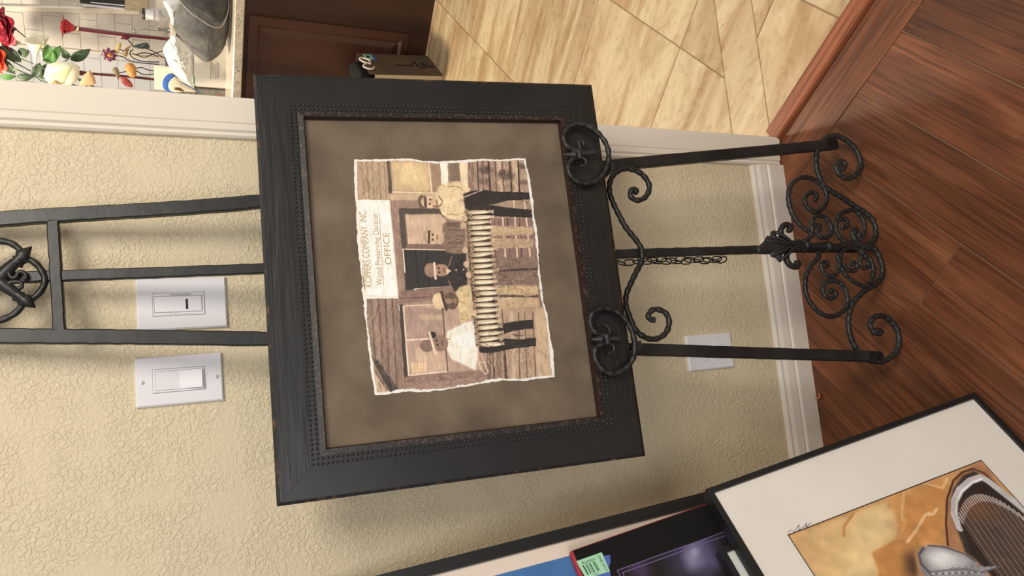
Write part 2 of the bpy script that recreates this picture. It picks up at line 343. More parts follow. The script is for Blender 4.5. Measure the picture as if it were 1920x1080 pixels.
# ------------------------------------------------------------ colour raster for flat prints
class Canvas:
    def __init__(s, a0, a1, b0, b1, step, col):
        s.a0, s.b0, s.step = a0, b0, step; s.w = int((a1-a0)/step); s.h = int((b1-b0)/step)
        s.px = np.tile(np.array(col, float)/255, (s.h, s.w, 1))
        s.X, s.Y = np.meshgrid(a0 + (np.arange(s.w)+.5)*step, b0 + (np.arange(s.h)+.5)*step)
    def _mix(s, mask, col, al):
        k = (mask*al)[..., None]; s.px = s.px*(1-k) + np.array(col, float)/255*k
    def inside(s, pts):
        ins = np.zeros(s.X.shape, bool); n = len(pts)
        for i in range(n):
            (x0, y0), (x1, y1) = pts[i], pts[(i+1) % n]
            if y0 == y1: continue
            ins ^= ((y0 > s.Y) != (y1 > s.Y)) & (s.X < (x1-x0)*(s.Y-y0)/(y1-y0) + x0)
        return ins
    def poly(s, pts, col, al=1., soft=0):
        m = s.inside(pts).astype(float)
        if soft: m = blur(m, soft)
        s._mix(m, col, al)
    def line(s, pts, w, col, al=1.):
        m = np.zeros(s.X.shape)
        for (x0, y0), (x1, y1) in zip(pts[:-1], pts[1:]):
            dx, dy = x1-x0, y1-y0; t = np.clip(((s.X-x0)*dx + (s.Y-y0)*dy)/max(dx*dx+dy*dy, 1e-9), 0, 1)
            d = np.hypot(s.X-x0-t*dx, s.Y-y0-t*dy); m = np.maximum(m, np.clip((w/2-d)/s.step+.5, 0, 1))
        s._mix(m, col, al)
    def ell(s, c, rx, ry, col, rot=0, al=1., soft=.12):
        x, y = s.X-c[0], s.Y-c[1]; cr, sr = math.cos(rot), math.sin(rot)
        d = np.hypot((x*cr+y*sr)/rx, (-x*sr+y*cr)/ry); s._mix(np.clip((1-d)/soft+.5, 0, 1), col, al)
    def noise(s, amt, k=1, seed=3, kx=None):
        g = np.random.default_rng(seed).normal(0, 1, (s.h, s.w)); g = blur(g, k, kx); g /= g.std()+1e-9; s.px = np.clip(s.px*(1+amt*g[..., None]), 0, 1)
    def build(s, name, P, c, m, parent, keep=None):
        lin = np.where(s.px <= .04045, s.px/12.92, ((s.px+.055)/1.055)**2.4)
        msk = s.inside(keep) if keep else np.ones(s.X.shape, bool)
        w, h = s.w+1, s.h+1
        gx, gy = np.meshgrid(s.a0 + np.arange(w)*s.step, s.b0 + np.arange(h)*s.step)
        O, e, u, n = (np.array(t) for t in (P.O, P.e, P.u, P.n))
        vs = (O + n*c)[None] + gx.ravel()[:, None]/1000*e + gy.ravel()[:, None]/1000*u
        base = Vector(parent.location)
        if parent.parent is not None: base += Vector(parent.parent.location)
        vs = vs - np.array(base)
        j, i = np.nonzero(msk); a = j*w+i; fc = np.stack([a, a+1, a+w+1, a+w], 1)
        me = bpy.data.meshes.new(name); me.vertices.add(len(vs)); me.vertices.foreach_set('co', vs.ravel())
        me.loops.add(fc.size); me.loops.foreach_set('vertex_index', fc.ravel().astype(np.int32))
        me.polygons.add(len(fc)); me.polygons.foreach_set('loop_start', np.arange(len(fc), dtype=np.int32)*4)
        me.update(calc_edges=True); me.validate()
        at = me.color_attributes.new('Col', 'FLOAT_COLOR', 'CORNER')
        col = np.concatenate([lin[j, i], np.ones((len(j), 1))], 1); at.data.foreach_set('color', np.repeat(col, 4, 0).ravel())
        me.materials.append(m); return link(bpy.data.objects.new(name, me), parent)
def blur(a, k, kx=None):
    for ax, kk in ((0, k), (1, k if kx is None else kx)):
        if kk < 1: continue
        for _ in range(2):
            b = np.zeros_like(a); 
            for d in range(-int(kk), int(kk)+1): b += np.roll(a, d, ax)
            a = b/(2*int(kk)+1)
    return a

# ------------------------------------------------------------ room shell
wall = tag(box('wall_back', PL_W, -1900, 372, 0, 2500, -.12, 0, MW), kind='structure')
CX0, CX1 = 363.6, 426.5
casing = tag(empty('trim_1', None, None), kind='structure')
prof = [(CX0, .0), (CX0, .006), (CX0+3, .009), (CX0+8, .008), (CX0+11, .0115), (CX0+19, .012), (CX0+21, .0105), (CX0+23, .0125), (CX0+56, .0165), (CX0+61, .0165), (CX1, .013), (CX1, -.012), (CX1-8, -.012), (CX1-8, 0)]
def extr(prof, z0, z1, m, name, parent):
    n = len(prof); vs = [(a/1000, -c, z) for z in (z0, z1) for a, c in prof]
    return mesh(name, vs, [list(range(n)), [n+i for i in range(n)][::-1]] + [(i, n+i, n+(i+1) % n, (i+1) % n) for i in range(n)], m, parent)
extr(prof, 0.004, 2.2, M_trim, 'casing', casing)
box('jamb', PL_W, 372, CX1-8, 4, 2200, -.125, -.0005, M_trim, casing)
bb = [(0, 0), (.0, .0137), (.040, .0137), (.0435, .0125), (.045, .0105), (.047, .0105), (.050, .0115), (.066, .0095), (.074, .006), (.080, .0062), (.0857, .003), (.0857, 0)]
n = len(bb); vs = [(x, -c, z) for x in (-1.9, CX0/1000 - .0005) for z, c in bb]
tag(mesh('baseboard_back', vs, [list(range(n))[::-1], [n+i for i in range(n)]] + [(i, (i+1) % n, n+(i+1) % n, n+i) for i in range(n)], M_base), kind='structure')

# wood floor: planks at 45 degrees, a border plank and a threshold strip
floor = tag(mesh('floor', [(-2.2, -2.6, -.03), (1.9, -2.6, -.03), (1.9, .0, -.03), (-2.2, 0, -.03), (-2.2, -2.6, -.0035), (1.9, -2.6, -.0035), (1.9, 0, -.0035), (-2.2, 0, -.0035)],
    [(3, 2, 1, 0), (4, 5, 6, 7), (0, 1, 5, 4), (1, 2, 6, 5), (2, 3, 7, 6), (3, 0, 4, 7)], M_sub), kind='structure')
BN = (.8249, .5653)                                                     # normal of the border line, pointing to the tiles
def floor_piece(name, poly, ang, z0, z1, m, parent, bev):
    """poly in world mm; the object is turned so its local x runs along the piece"""
    if len(poly) < 3: return None
    xs = [p_[0] for p_ in poly]; ys = [p_[1] for p_ in poly]; ox, oy = sum(xs)/len(xs), sum(ys)/len(ys); ca, sa = math.cos(ang), math.sin(ang)
    loc = [((x-ox)*ca+(y-oy)*sa, -(x-ox)*sa+(y-oy)*ca) for x, y in poly]
    vs, fs = prism_geo(PL_G, loc, z0, z1, bev); me = bpy.data.meshes.new(name); me.from_pydata(vs, [], fs); me.materials.append(m)
    o = bpy.data.objects.new(name, me); o.location = (ox/1000, oy/1000, 0); o.rotation_euler.z = ang; return link(o, parent)
A45 = math.pi/4
def diag(s0, s1, d0, d1):                                               # s=(x+y)/sqrt2, d=(x-y)/sqrt2, mm
    return [((s+d)*r2, (s-d)*r2) for s, d in ((s0, d0), (s1, d0), (s1, d1), (s0, d1))]
rows = [-695+130*i for i in range(-3, 17)]
for i, d0 in enumerate(rows):
    g = np.random.default_rng(40+i); s = 900 - g.uniform(0, 900)
    cuts = [1500, s]
    if abs(d0-216) < 3: cuts = [1500, -186]                              # the end joint seen beside the easel foot
    elif 0 < d0 < 650: cuts = [1500, -760 - 41*(i % 3)]
    while cuts[-1] > -2600: cuts.append(cuts[-1] - g.uniform(850, 1250))
    for s1, s0 in zip(cuts[:-1], cuts[1:]):
        pl = diag(s0+1.1, s1-1.1, d0+1.1, d0+128.9)
        pl = clip(clip(clip(pl, *BN, 240.5), 0, 1, -6), -1, 0, 2100); pl = clip(pl, 0, -1, 2400)
        floor_piece('plank', pl, A45, -.003, 0, M_plank, floor, .0009)
BT = (-BN[1], BN[0])
def strip(n0, n1, t0, t1): return [(BN[0]*n_+BT[0]*t_, BN[1]*n_+BT[1]*t_) for n_, t_ in ((n0, t0), (n1, t0), (n1, t1), (n0, t1))]
AB = math.atan2(BT[1], BT[0])
for t0, t1 in ((-1700, -620), (-618, 400)):
    pl = clip(strip(242.5, 337, t0, t1), 0, 1, -6); floor_piece('plank', pl, AB, -.003, 0, M_plank, floor, .0012)
thr = empty('trim_2', None, None); tag(thr, kind='structure')
o = floor_piece('threshold_strip', strip(338, 379, -1500, -243), AB, -.003, .0125, M_thresh, thr, .004)

# kitchen tile floor
tfl = tag(mesh('floor.001', [(.1, .0, -.03), (4.2, 0, -.03), (4.2, 5, -.03), (-1.5, 5, -.03), (-1.5, .125, -.03), (.1, .125, -.03)] + [(.1, .0, -.003), (4.2, 0, -.003), (4.2, 5, -.003), (-1.5, 5, -.003), (-1.5, .125, -.003), (.1, .125, -.003)],
    [(5, 4, 3, 2, 1, 0), (6, 7, 8, 9, 10, 11)] + [(i, (i+1) % 6, 6+(i+1) % 6, 6+i) for i in range(6)], M_grout), kind='structure')
tf2 = tag(mesh('floor.002', [(.2, -1.8, -.03), (3, -1.8, -.03), (3, 0, -.03), (.2, 0, -.03), (.2, -1.8, -.0032), (3, -1.8, -.0032), (3, 0, -.0032), (.2, 0, -.0032)],
    [(3, 2, 1, 0), (4, 5, 6, 7), (0, 1, 5, 4), (1, 2, 6, 5), (2, 3, 7, 6), (3, 0, 4, 7)], M_grout), kind='structure')
G = 1.6
for i in range(-3, 6):
    for j in range(-5, 4):
        s0, d0 = 731+452.5*i, 350+457*j
        pl = diag(s0+G, s0+452.5-G, d0+G, d0+457-G)
        pl = clip(clip(clip(pl, 0, -1, -128.5), r2, r2, 2586), -1, 0, -440+900)
        floor_piece('tile', pl, A45+math.pi/2, -.003, 0, M_trav, tfl, .0008)
for x0, x1 in ((428, 820), (823, 1280), (1283, 1740)):
    floor_piece('tile', [(x0, 12.5), (x1, 12.5), (x1, 125.5), (x0, 125.5)], 2.2 if x0 < 500 else 2.0, -.003, 0, M_trav, tfl, .0008)
for i in range(-3, 3):
    for j in range(-1, 4):
        s0, d0 = 480+452.5*i, 120+457*j
        pl = diag(s0+G, s0+452.5-G, d0+G, d0+457-G)
        pl = clip(clip(pl, 0, 1, 9.5), -BN[0], -BN[1], -380)
        floor_piece('tile', pl, A45+math.pi/2, -.003, 0, M_trav, tf2, .0008)

# ------------------------------------------------------------ wall plates
def plate(name, label, x0, x1, z0, z1, th=.006):
    o = empty(name, label, 'switch' if 'outlet' not in name else 'outlet', (x0/1000/2+x1/2000, 0, z0/2000+z1/2000))
    box('cover_plate', PL_W, x0, x1, z0, z1, 0, th, M_white, o, .0022); return o
sw = plate('light_switch', 'white rocker light switch with two screws on the cream wall', -35, 35, 1173.5, 1288)
MB().add(*box_geo(PL_W, -17, 17, 1197.5, 1266.5, .0058, .0062)).build('seam', M_seam, sw)
box('rocker_frame', PL_W, -16.3, 16.3, 1198.2, 1265.8, .005, .0072, M_white, sw, .0006)
MB().add(*box_geo(PL_W, -13.6, 13.6, 1201, 1263, .0068, .0074)).build('seam', M_seam, sw)
vs = [PL_W.pt(a, b, c) for (a, b, c) in ((-13, 1201.6, .007), (13, 1201.6, .007), (13, 1201.6, .0128), (-13, 1201.6, .0128), (-13, 1232, .0076), (13, 1232, .0076), (-13, 1262.5, .0082), (13, 1262.5, .0082), (13, 1262.5, .007), (-13, 1262.5, .007))]
mesh('rocker', vs, [(3, 2, 5, 4), (4, 5, 7, 6), (0, 1, 2, 3), (6, 7, 8, 9), (1, 8, 7, 5, 2), (0, 3, 4, 6, 9)], M_white, sw)
for z in (1182, 1279.5):
    q = lathe('screw', PL_W.pt(0, z, .0058), (0, -1, 0), [(0, .0), (3.1e-3, 0), (2.8e-3, .0012), (0, .0016)], M_white, sw, 14)
    mesh('screw_slot', *box_geo(PL_W, -2.2, 2.2, z-.4, z+.4, .0072, .0077), M_seam, q)
dm = plate('dimmer_switch', 'white screwless dimmer switch plate between the easel bars', 72.5, 147.5, 1163, 1283, .0065)
DX = 109
MB().add(*box_geo(PL_W, DX-17, DX+17, 1193, 1263, .0062, .0067)).build('seam', M_seam, dm)
box('dimmer_frame', PL_W, DX-16.4, DX+16.4, 1193.8, 1262.2, .005, .0075, M_white, dm, .0006)
MB().add(*box_geo(PL_W, DX-12.2, DX+12.2, 1196.5, 1261, .0072, .0077)).build('seam', M_seam, dm)
box('paddle', PL_W, DX-11.7, DX+11.7, 1197.2, 1260.4, .005, .0082, M_white, dm, .0008)
box('slot', PL_W, DX-8, DX+6.5, 1216, 1219.2, .008, .0085, M_slot, dm)
box('slider_groove', PL_W, DX+13.4, DX+14.6, 1212, 1240, .0073, .0078, M_seam, dm)
for k in range(7): box('indicator_light', PL_W, DX-15, DX-14, 1211+k*4.4, 1212.6+k*4.4, .0073, .0079, M_seam, dm)
ot = plate('wall_outlet', 'white duplex wall outlet low on the wall behind the easel leg', -64.4, 5.6, 205, 319)
for z in (243, 281):
    q = lathe('receptacle', PL_W.pt(-29.4, z, .0055), (0, -1, 0), [(.0, .0022), (.0165, .0022), (.0172, .0012), (.0172, 0)], M_white, ot, 24, False)
    for dx in (-6.3, 6.3): box('slot', PL_W, -29.4+dx-1, -29.4+dx+1, z-1, z+7, .0074, .0079, M_slot, q)
    lathe('slot', PL_W.pt(-29.4, z-8, .0074), (0, -1, 0), [(0, .0005), (.0024, .0005), (.0024, 0)], M_slot, q, 10, False)

# ------------------------------------------------------------ iron easel
easel = empty('display_easel', 'tall black wrought iron easel with scrolled feet holding the framed photograph', 'easel', (.13, -.22, 0))
E = PL_E
def bar(name, pts, w, th, c=0., parent=easel, jit=.25):
    path = smooth_path([Vector((a, b, 0)) for a, b in pts], 28); vs = []; fs = []; g = np.random.default_rng(len(pts)+int(w))
    for i, p in enumerate(path):
        q = (path[min(i+1, len(path)-1)] - path[max(i-1, 0)]).normalized(); nn = Vector((q.y, -q.x, 0))
        h1, h2 = w/2 + g.normal(0, jit), w/2 + g.normal(0, jit); ch = .0016
        for d, cc in ((-h1, c-th/2), (h2, c-th/2), (h2, c+th/2-ch), (h2-1.6, c+th/2), (-h1+1.6, c+th/2), (-h1, c+th/2-ch)):
            r_ = p + nn*d; vs.append(E.pt(r_.x, r_.y, cc))
    for i in range(len(path)-1):
        for k in range(6): fs.append((i*6+k, (i+1)*6+k, (i+1)*6+(k+1) % 6, i*6+(k+1) % 6))
    fs += [list(range(6)), [(len(path)-1)*6+k for k in range(6)][::-1]]
    return mesh(name, vs, fs, M_iron, parent)
bar('leg', [(-197, 84), (-195.7, 92.5), (-141, 566.1), (-77, 1128.6), (-46, 1450.8), (-30, 1615)], 20, .010)
bar('leg', [(215.2, 80), (214.4, 89.6), (176.5, 553.5), (125.8, 1123.4), (109, 1450.4), (92, 1615)], 20, .010)
bar('centre_bar', [(14.7, 262), (20.5, 558.7), (25.5, 1126), (30, 1450.6), (31, 1612)], 15, .008, -.001)
bar('crossbar', [(-44, 1384), (105, 1389.5)], 14.5, .009, .0005)
bar('crossbar', [(-28, 1524), (92, 1524)], 14.5, .009, .0005)
rl = tube('rear_leg', [E.pt(30, 1560, -.010), E.pt(24, 700, -.011), E.pt(18.5, 330, -.013), Vector((.142, -.165, .004))], .005, M_iron, easel, 8, k=4)

def scroll(name, pts, r=.0046, c=0., hammer=.11, P=E, parent=easel, k=5, sides=8, taper=None, cs=None):
    n_ = len(pts); cc = cs or (lambda t: c)
    return tube(name, [P.pt(a, b, cc(i/(n_-1))) for i, (a, b) in enumerate(pts)], taper or r, M_iron, parent, sides, hammer=hammer, k=k+2, nrm=P.n, pitch=.014)
# foot scrolls, right then left
scroll('foot_scroll', [(167,53.8),(167.5,48.4),(173.5,42.8),(181.4,47),(178.8,57.1),(167.1,65.3),(155.3,61.4),(147.8,47.8),(149.6,28.5),(163.9,9.6),(182.5,2.6),(205.2,7.8),(222.6,22.4),(233.2,41.8),(233.1,63.8),(223.7,84.7),(206.5,101.1),(188.3,108.6),(167.5,112.1),(144.2,108.6),(128.6,98.8),(115.3,77.6),(102,56.3),(88.6,38),(76.4,17.6),(61.8,4.2),(41,0.8),(19.7,13.8),(11.6,33.1),(16.2,50.5),(27.9,58.3),(39.2,56.3),(44,47.9)], .0054)
scroll('foot_scroll', [(-148.2,54.3),(-151.8,51.5),(-152,43.7),(-155.9,44),(-156.6,52.8),(-149.6,62),(-138.7,63.3),(-129.5,55.4),(-124.2,41.6),(-126.8,24.9),(-138.8,10.6),(-155.3,2.6),(-173.1,3.2),(-190,12.2),(-202.2,28),(-208.3,47),(-208.6,64.3),(-204,82.5),(-194.1,96.8),(-179.7,107.5),(-161.8,113.7),(-142.5,114.7),(-123.4,109.9),(-104.6,100.2),(-93.5,90.1),(-81.8,72.4),(-71.3,49.9),(-63.6,27.9),(-50.4,12.3),(-32.4,5.6),(-13.9,7.5),(0.7,12),(8.3,21.3),(11,35.7),(6.3,47),(-1.8,46.6),(-9.2,41)], .0054)
scroll('inner_scroll', [(106.3,134.3),(106.2,128.4),(113.8,125),(119.7,131.1),(118.7,143.3),(108.1,154.7),(93.7,153.7),(83,139.9),(86.2,121.2),(100.6,105.6),(118.4,101.9),(133.9,108.1),(144.4,122.2),(150.9,144.6),(145,166.8),(130.1,183.4),(107.6,191.5),(82.6,190),(62.4,180.2),(47,163.3),(39.2,156.3),(30.9,164.2),(25.4,180.1),(27.1,192.7)], .0046)
scroll('inner_scroll', [(-72.5,141.3),(-70.1,132.4),(-76.3,127.9),(-82.8,133.1),(-83.7,142.9),(-78.6,152.3),(-66.7,155.3),(-54.8,147.6),(-51.4,132.5),(-54.8,115.4),(-66.9,105.1),(-84.8,102.9),(-101.9,110.4),(-114.2,129.1),(-117,148.8),(-111.3,168.5),(-96.8,183.7),(-76.9,192.4),(-57.6,192.9),(-36.6,184.5),(-19.8,169.9),(-9.7,155.2),(-1.2,146.5),(5,149.7)], .0046)
scroll('small_scroll', [(46.1,141.4),(44.7,137.3),(52.1,132.5),(56.6,138.9),(53.8,146.9),(46.5,151.1)], .0042)
scroll('small_scroll', [(34.2,153.1),(51.5,151.9),(67.5,145.1),(74.7,133),(70.9,117.4),(57.5,107.8),(42.4,108.5),(32.3,119.4),(31.6,131.5),(37.4,139.6),(43.7,142)], .0044)
scroll('small_scroll', [(-19.2,143.7),(-23.4,138.8),(-21.7,132.8),(-16.7,133.1),(-15,139.1),(-20,147.5),(-27.9,147.7),(-38,142.3),(-43.6,130.6),(-38.5,116.8),(-25.1,106.7),(-13.2,104.9),(-3,107.2)], .0044)
scroll('lobe_scroll', [(53,81.5),(48.8,80.5),(49.2,73.3),(55.4,66.1),(63,66.3),(66.8,73.8),(64.8,84.2),(58.6,93.4),(48.8,96.6),(35.9,94.2),(23.9,84.6),(18.8,71.9),(19.8,56),(25.7,43.1),(38.2,31.9),(54.6,26.6),(67.8,29.3),(76.3,35.7),(83,44),(82.8,55.5),(79.6,69.1),(73.5,82),(66.1,89.2)], .0044)
scroll('lobe_scroll', [(32,53.6),(28.7,58.7),(34.7,61.4),(43.3,56.4),(46,49.3),(41.1,44.8),(30.6,46.8),(22.7,53.9),(16,62.7)], .0042)
scroll('lobe_scroll', [(-66.5,57.1),(-61.6,70),(-53.8,83.8),(-40.2,97.6),(-25.8,103.3),(-10.5,101),(3.3,92.8),(9.1,77.2),(7,58.6),(-1.5,44.8),(-12.6,31.7),(-32.4,27.9),(-47.7,32.9),(-60.1,42.6),(-65.8,55.3)], .0044)
scroll('lobe_scroll', [(-24,79.3),(-19.7,71.9),(-23.9,65),(-32.8,68.9),(-35.3,80.6),(-30.3,91.9),(-21.1,95.8)], .0042)
scroll('lobe_scroll', [(-21.4,38.8),(-29.2,38.6),(-31.3,49.4),(-24.4,56.6),(-11.6,52.3),(-2.8,45.2)], .0042)
# finial and stem in the middle of the scrollwork
fin = tube('finial', [E.pt(a, b, .003) for a, b in [(13.2,286),(13,260.2),(15.8,231),(16.9,196.8),(15.8,160.2),(13.4,129.5),(9.1,104)]], lambda t: .0062 + .0016*math.sin(t*9), M_iron, easel, 10, k=4, nrm=E.n)
pillow('finial_leaf', E, [(12.2,285.1),(20.5,279.7),(29.1,266.7),(32.6,264.1),(39.6,256.7),(37.2,251.9),(45.8,247.9),(48.3,240.4),(39.7,238.5),(31.3,232.3),(25.7,222.7),(22.9,205.2),(20.3,192.4),(9,195),(8.2,211),(3,231.5),(-9,236),(-11,242.4),(-2.9,249.5),(-0.5,258.2),(4.4,259.7),(5.1,273.7)], .007, M_iron, easel, .004, 6, 0, 3, .6)
for p0, p1 in ([(18.4,220.7),(29.5,264.8)], [(18.1,213.6),(37.3,253.6)], [(17.8,206.4),(46.1,242.1)], [(14.3,219.3),(1.7,256.8)], [(13.8,209.7),(-8.2,241.2)]):
    tube('finial_rib', [E.pt(*p0, .010), E.pt((p0[0]+p1[0])/2+(1.5 if p1[0] > p0[0] else -1.5), (p0[1]+p1[1])/2, .0115), E.pt(*p1, .006)], tips(.003), M_iron, easel, 7, k=4)
scroll('finial_curl', [(22.2,188.3),(22.8,201.6),(27.4,213.9),(35,221.8),(42.3,225),(51.5,222.3),(58,214.1),(58.7,206.1),(53.9,201.1),(48.8,203.5),(48.4,207.8)], .0056, .002, 0)
scroll('finial_curl', [(12.7,185.6),(13.4,200.1),(10.9,212.8),(3,220.6),(-7,223.5),(-16.4,219.1),(-21,210.5),(-19.9,202.4),(-15.4,200.1),(-14.1,205.3)], .0056, .002, 0)
for pts in ([(15,180.8),(19.6,169.1)], [(11.5,129.7),(15,122.1)]):
    (a, b) = ((pts[0][0]+pts[1][0])/2, (pts[0][1]+pts[1][1])/2)
    lathe('collar', E.pt(a, b+6, .003), -E.u, [(.0, 0), (.009, 0), (.0105, .003), (.0105, .008), (.009, .011), (0, .011)], M_iron, easel, 12)
scroll('stem', [(16,174.5),(11.9,138.9),(11.8,107.9),(15.6,75.5),(11.5,41.4),(4.2,25.6)], .006, -.001, .05)
# bracket under the framed picture
scroll('bracket_scroll', [(124,516.2),(127.5,511.4),(131.2,515.3),(126.3,523),(117,523.5),(110.6,513.7),(113.8,499.7),(123.5,489.3),(136,485.1),(148.7,488.8),(159.7,498.5),(166.2,512.8),(167.6,527.9),(162,543.1),(151.4,555.2),(135.6,561.9),(119.7,562.3),(103.8,558.3),(91.3,553.8),(64.8,543.2),(45.4,537.1)][:-1] + [(58,538),(38,525.6),(23.1,519.7),(3.9,523),(-15.8,537.4),(-35.2,551.1),(-51.1,561),(-69.6,564.7),(-88.5,561.4),(-107.5,555.7),(-117.9,548.5),(-127.2,533.3),(-128.3,515.2),(-119.6,498.4),(-103.3,489.6),(-88.9,492.3),(-81,504.1),(-80.5,517.2),(-88.8,526.5),(-96,523.9),(-97.1,516.2)][1:], .0048, .009)
# scrolled holders in front of the lower rail
F = PL_F
HC = .012
for loop, tip, c1, c2, mid, arm in (
    ([(181.9,47.2),(186.6,58.1),(191.4,65.8),(199.6,69.2),(209.1,69.4),(218.7,64.5),(226,55),(229.8,42.3),(228.5,29),(222.9,17.5),(214.5,7.6),(203.7,-0.1),(192.8,-4.7),(180.8,-6),(167.6,-4),(154.5,1.5),(143.3,9.6),(135.1,18.1),(129.3,29.9),(128,42.3),(130.4,53.9),(136.1,62.7),(144.4,68.1),(153.7,69.1),(163.1,66.1),(169.5,59.2),(173.6,48.4)],
     [(179.6,21.4),(178.4,35),(177.8,47.8),(176,61.3),(176.8,76.8)], [(186.7,45.3),(193.8,44.9),(196.8,46.9),(199.8,44.1),(198.6,39.4),(193.9,37.4),(190.3,38.8)], [(171.3,44.5),(168.9,40),(164.1,37.6),(158.3,40.3),(156.5,45.4),(158.3,47)], [(177.8,47)], 157),
    ([(-120.9,43.1),(-116.3,55.8),(-109.5,64.1),(-99.4,67.1),(-88.4,65),(-80.2,57.1),(-76.8,45.9),(-77.6,33.9),(-81.8,22.3),(-90.7,11.4),(-102.6,3.7),(-114.2,-0.6),(-126.9,-2.7),(-141.8,-2),(-155.1,2.2),(-165.5,9.6),(-173.2,20.3),(-178.3,34.5),(-177.5,47.7),(-169.8,58.5),(-159.6,64.8),(-148.4,67.4),(-138.9,64.7),(-132.8,56.9),(-129.5,44.4)],
     [(-125.9,26.4),(-125.2,35.7),(-125,46.4),(-124.3,59.6),(-123.6,72.1)], [(-117.4,39.9),(-113.9,37.4),(-107.5,39.7),(-102.9,43.1),(-104.7,48.4)], [(-132.1,41.5),(-135.1,35.9),(-141.3,34.8),(-147.6,39.8),(-146.7,46.4)], [(-125.2,43.5)], -138)):
    h = tube('picture_holder', [F.pt(a, b, HC) for a, b in loop], .0044, M_iron, easel, 8, hammer=.12, k=6, nrm=F.n)
    tube('holder_spear', [F.pt(a, b, HC+.003) for a, b in tip], lambda t: (.006-.003*t*2 if t < .5 else .003) if t < .6 else (.0075*(1-t)/.36 + .0004 if t > .64 else .003 + (t-.6)*.11), M_iron, h, 8, k=8, nrm=F.n)
    for cpts in (c1, c2): tube('holder_curl', [F.pt(a, b, HC+.003) for a, b in cpts], .0028, M_iron, h, 7, k=5, nrm=F.n)
    (ma, mb_) = mid[0]
    lathe('holder_collar', F.pt(ma-9, mb_, HC+.001), F.e, [(0, 0), (.0045, 0), (.0058, .002), (.0058, .016), (.0045, .018), (0, .018)], M_iron, h, 10)
    MB().add(*box_geo(F, arm-6, arm+6, -13, -5, -.062, HC+.003)).build('support_arm', M_iron, easel)
# rosette of rings and spear points at the top
RC = [(26.2,1452.4)]
rc = RC[0]
def around(pts, k):
    out = []
    for a, b in pts:
        x, y = a-rc[0], b-rc[1]
        for _ in range(k): x, y = -y, x
        out.append((rc[0]+x, rc[1]+y))
    return out
ring = [(43.1,1435.9),(46.7,1432.8),(50.4,1425.7),(52.8,1417.9),(45.4,1408.5),(33.8,1401.9),(24,1399.5),(13.3,1402.2),(4.1,1408.9),(-2.9,1419.9),(-0.1,1427.6),(2.6,1435.3)]
spear = [(26.2,1452.5),(39.8,1442.9),(54.5,1433.5),(61.4,1428),(65.7,1420.9),(69.2,1413)]
for k in range(4):
    scroll('rosette_ring', around(ring, k), .0044, .002, .06)
    sp = around([spear[0], spear[-1]], k); (a0, b0), (a1, b1) = sp
    tube('rosette_spear', [E.pt(a0+(a1-a0)*t, b0+(b1-b0)*t, .006) for t in (0, .15, .35, .5, .56, .6, .64, .72, .82, 1)],
         lambda t: float(np.interp(t, (0, .15, .35, .5, .56, .6, .64, .72, .82, 1), (.0095, .009, .0072, .0055, .0085, .0085, .0055, .0075, .0115, .0006))), M_iron, easel, 6, k=1, flat=.7, nrm=E.n)
for pts in ([(35,1439),(28.3,1436),(28.9,1430.5),(34.9,1427.4),(34,1421.9),(27.7,1419.2),(25.4,1423.6)], [(16.7,1441.4),(21.1,1438.3),(22.5,1430.6),(20.3,1424.7),(14.4,1424.7),(13.5,1429.1)]):
    scroll('rosette_curl', pts, .0026, .008, 0)
# chain hanging beside the centre bar
chain = bpy.data.objects.new('chain', None); link(chain, easel)
cp = [(16.2,563.7),(7.2,551.1),(7.3,534.8),(7.4,517.4),(7.5,500.9),(5.6,482.5),(5.5,462.5),(3.6,443.7),(3.6,423.3),(3.6,403.8),(2.6,385.4),(1.6,365.7),(2.8,348.8),(6.1,357.1),(5.1,376.1),(7,394.4),(6.9,413),(9.8,431.8),(7.7,449.3),(10.6,468.9),(10.6,486.8),(13.4,505)]
lk = None
for i, (a, b) in enumerate(cp):
    nx = cp[min(i+1, len(cp)-1)]; pv = cp[max(i-1, 0)]; d = Vector((nx[0]-pv[0], nx[1]-pv[1], 0)).normalized()
    if i == 12: d = Vector((.25, -1, 0)).normalized()
    t = E.e*d.x + E.u*d.y; s_ = (E.e*d.y - E.u*d.x); tl = (.75 if i % 2 else -.35); s_ = (s_*math.cos(tl) + E.n*math.sin(tl)).normalized(); o_ = E.pt(a, b, -.013 - (.004 if i > 12 else 0))
    ln, wd = .0098, .0048
    path = [o_ + t*(sgn*(ln-wd) + wd*math.cos(an)*1) + s_*(wd*math.sin(an)) for sgn, ans in ((1, (-90, -45, 0, 45, 90)), (-1, (90, 135, 180, 225, 270))) for an in map(math.radians, ans)]
    mesh('chain_link', *tube_geo(path, .00125, 5, True), M_iron, chain, True)

# ------------------------------------------------------------ framed photograph on the easel
W2, H = 307.6, 540.5
pic = empty('framed_photograph', 'black beaded picture frame around an old sepia photograph on brown mat', 'picture', F.pt(0, 0, -.013))
SI = (-239.3, 239.3, 69, 471.3)                                          # sight edge
def rail(o4, i4, c0, c1, name, m, chamf=0):
    """one mitred rail between an outer and an inner edge (each two points, mm)"""
    vs = [F.pt(*q, c) for c in (c0, c1) for q in (o4[0], o4[1], i4[1], i4[0])]
    return mesh(name, vs, [(3, 2, 1, 0), (4, 5, 6, 7), (0, 1, 5, 4), (1, 2, 6, 5), (2, 3, 7, 6), (3, 0, 4, 7)], m, pic)
def rect(k, si=None):
    if si: return [(si[0]-k, si[2]-k), (si[1]+k, si[2]-k), (si[1]+k, si[3]+k), (si[0]-k, si[3]+k)]
    return [(-W2+k, k), (W2-k, k), (W2-k, H-k), (-W2+k, H-k)]
o_, i_ = rect(4.5), rect(10, SI)
for k in range(4):
    q = rail((o_[k], o_[(k+1) % 4]), (i_[k], i_[(k+1) % 4]), -.024, 0, 'rail', M_frame if k % 2 == 0 else M_frame_v)
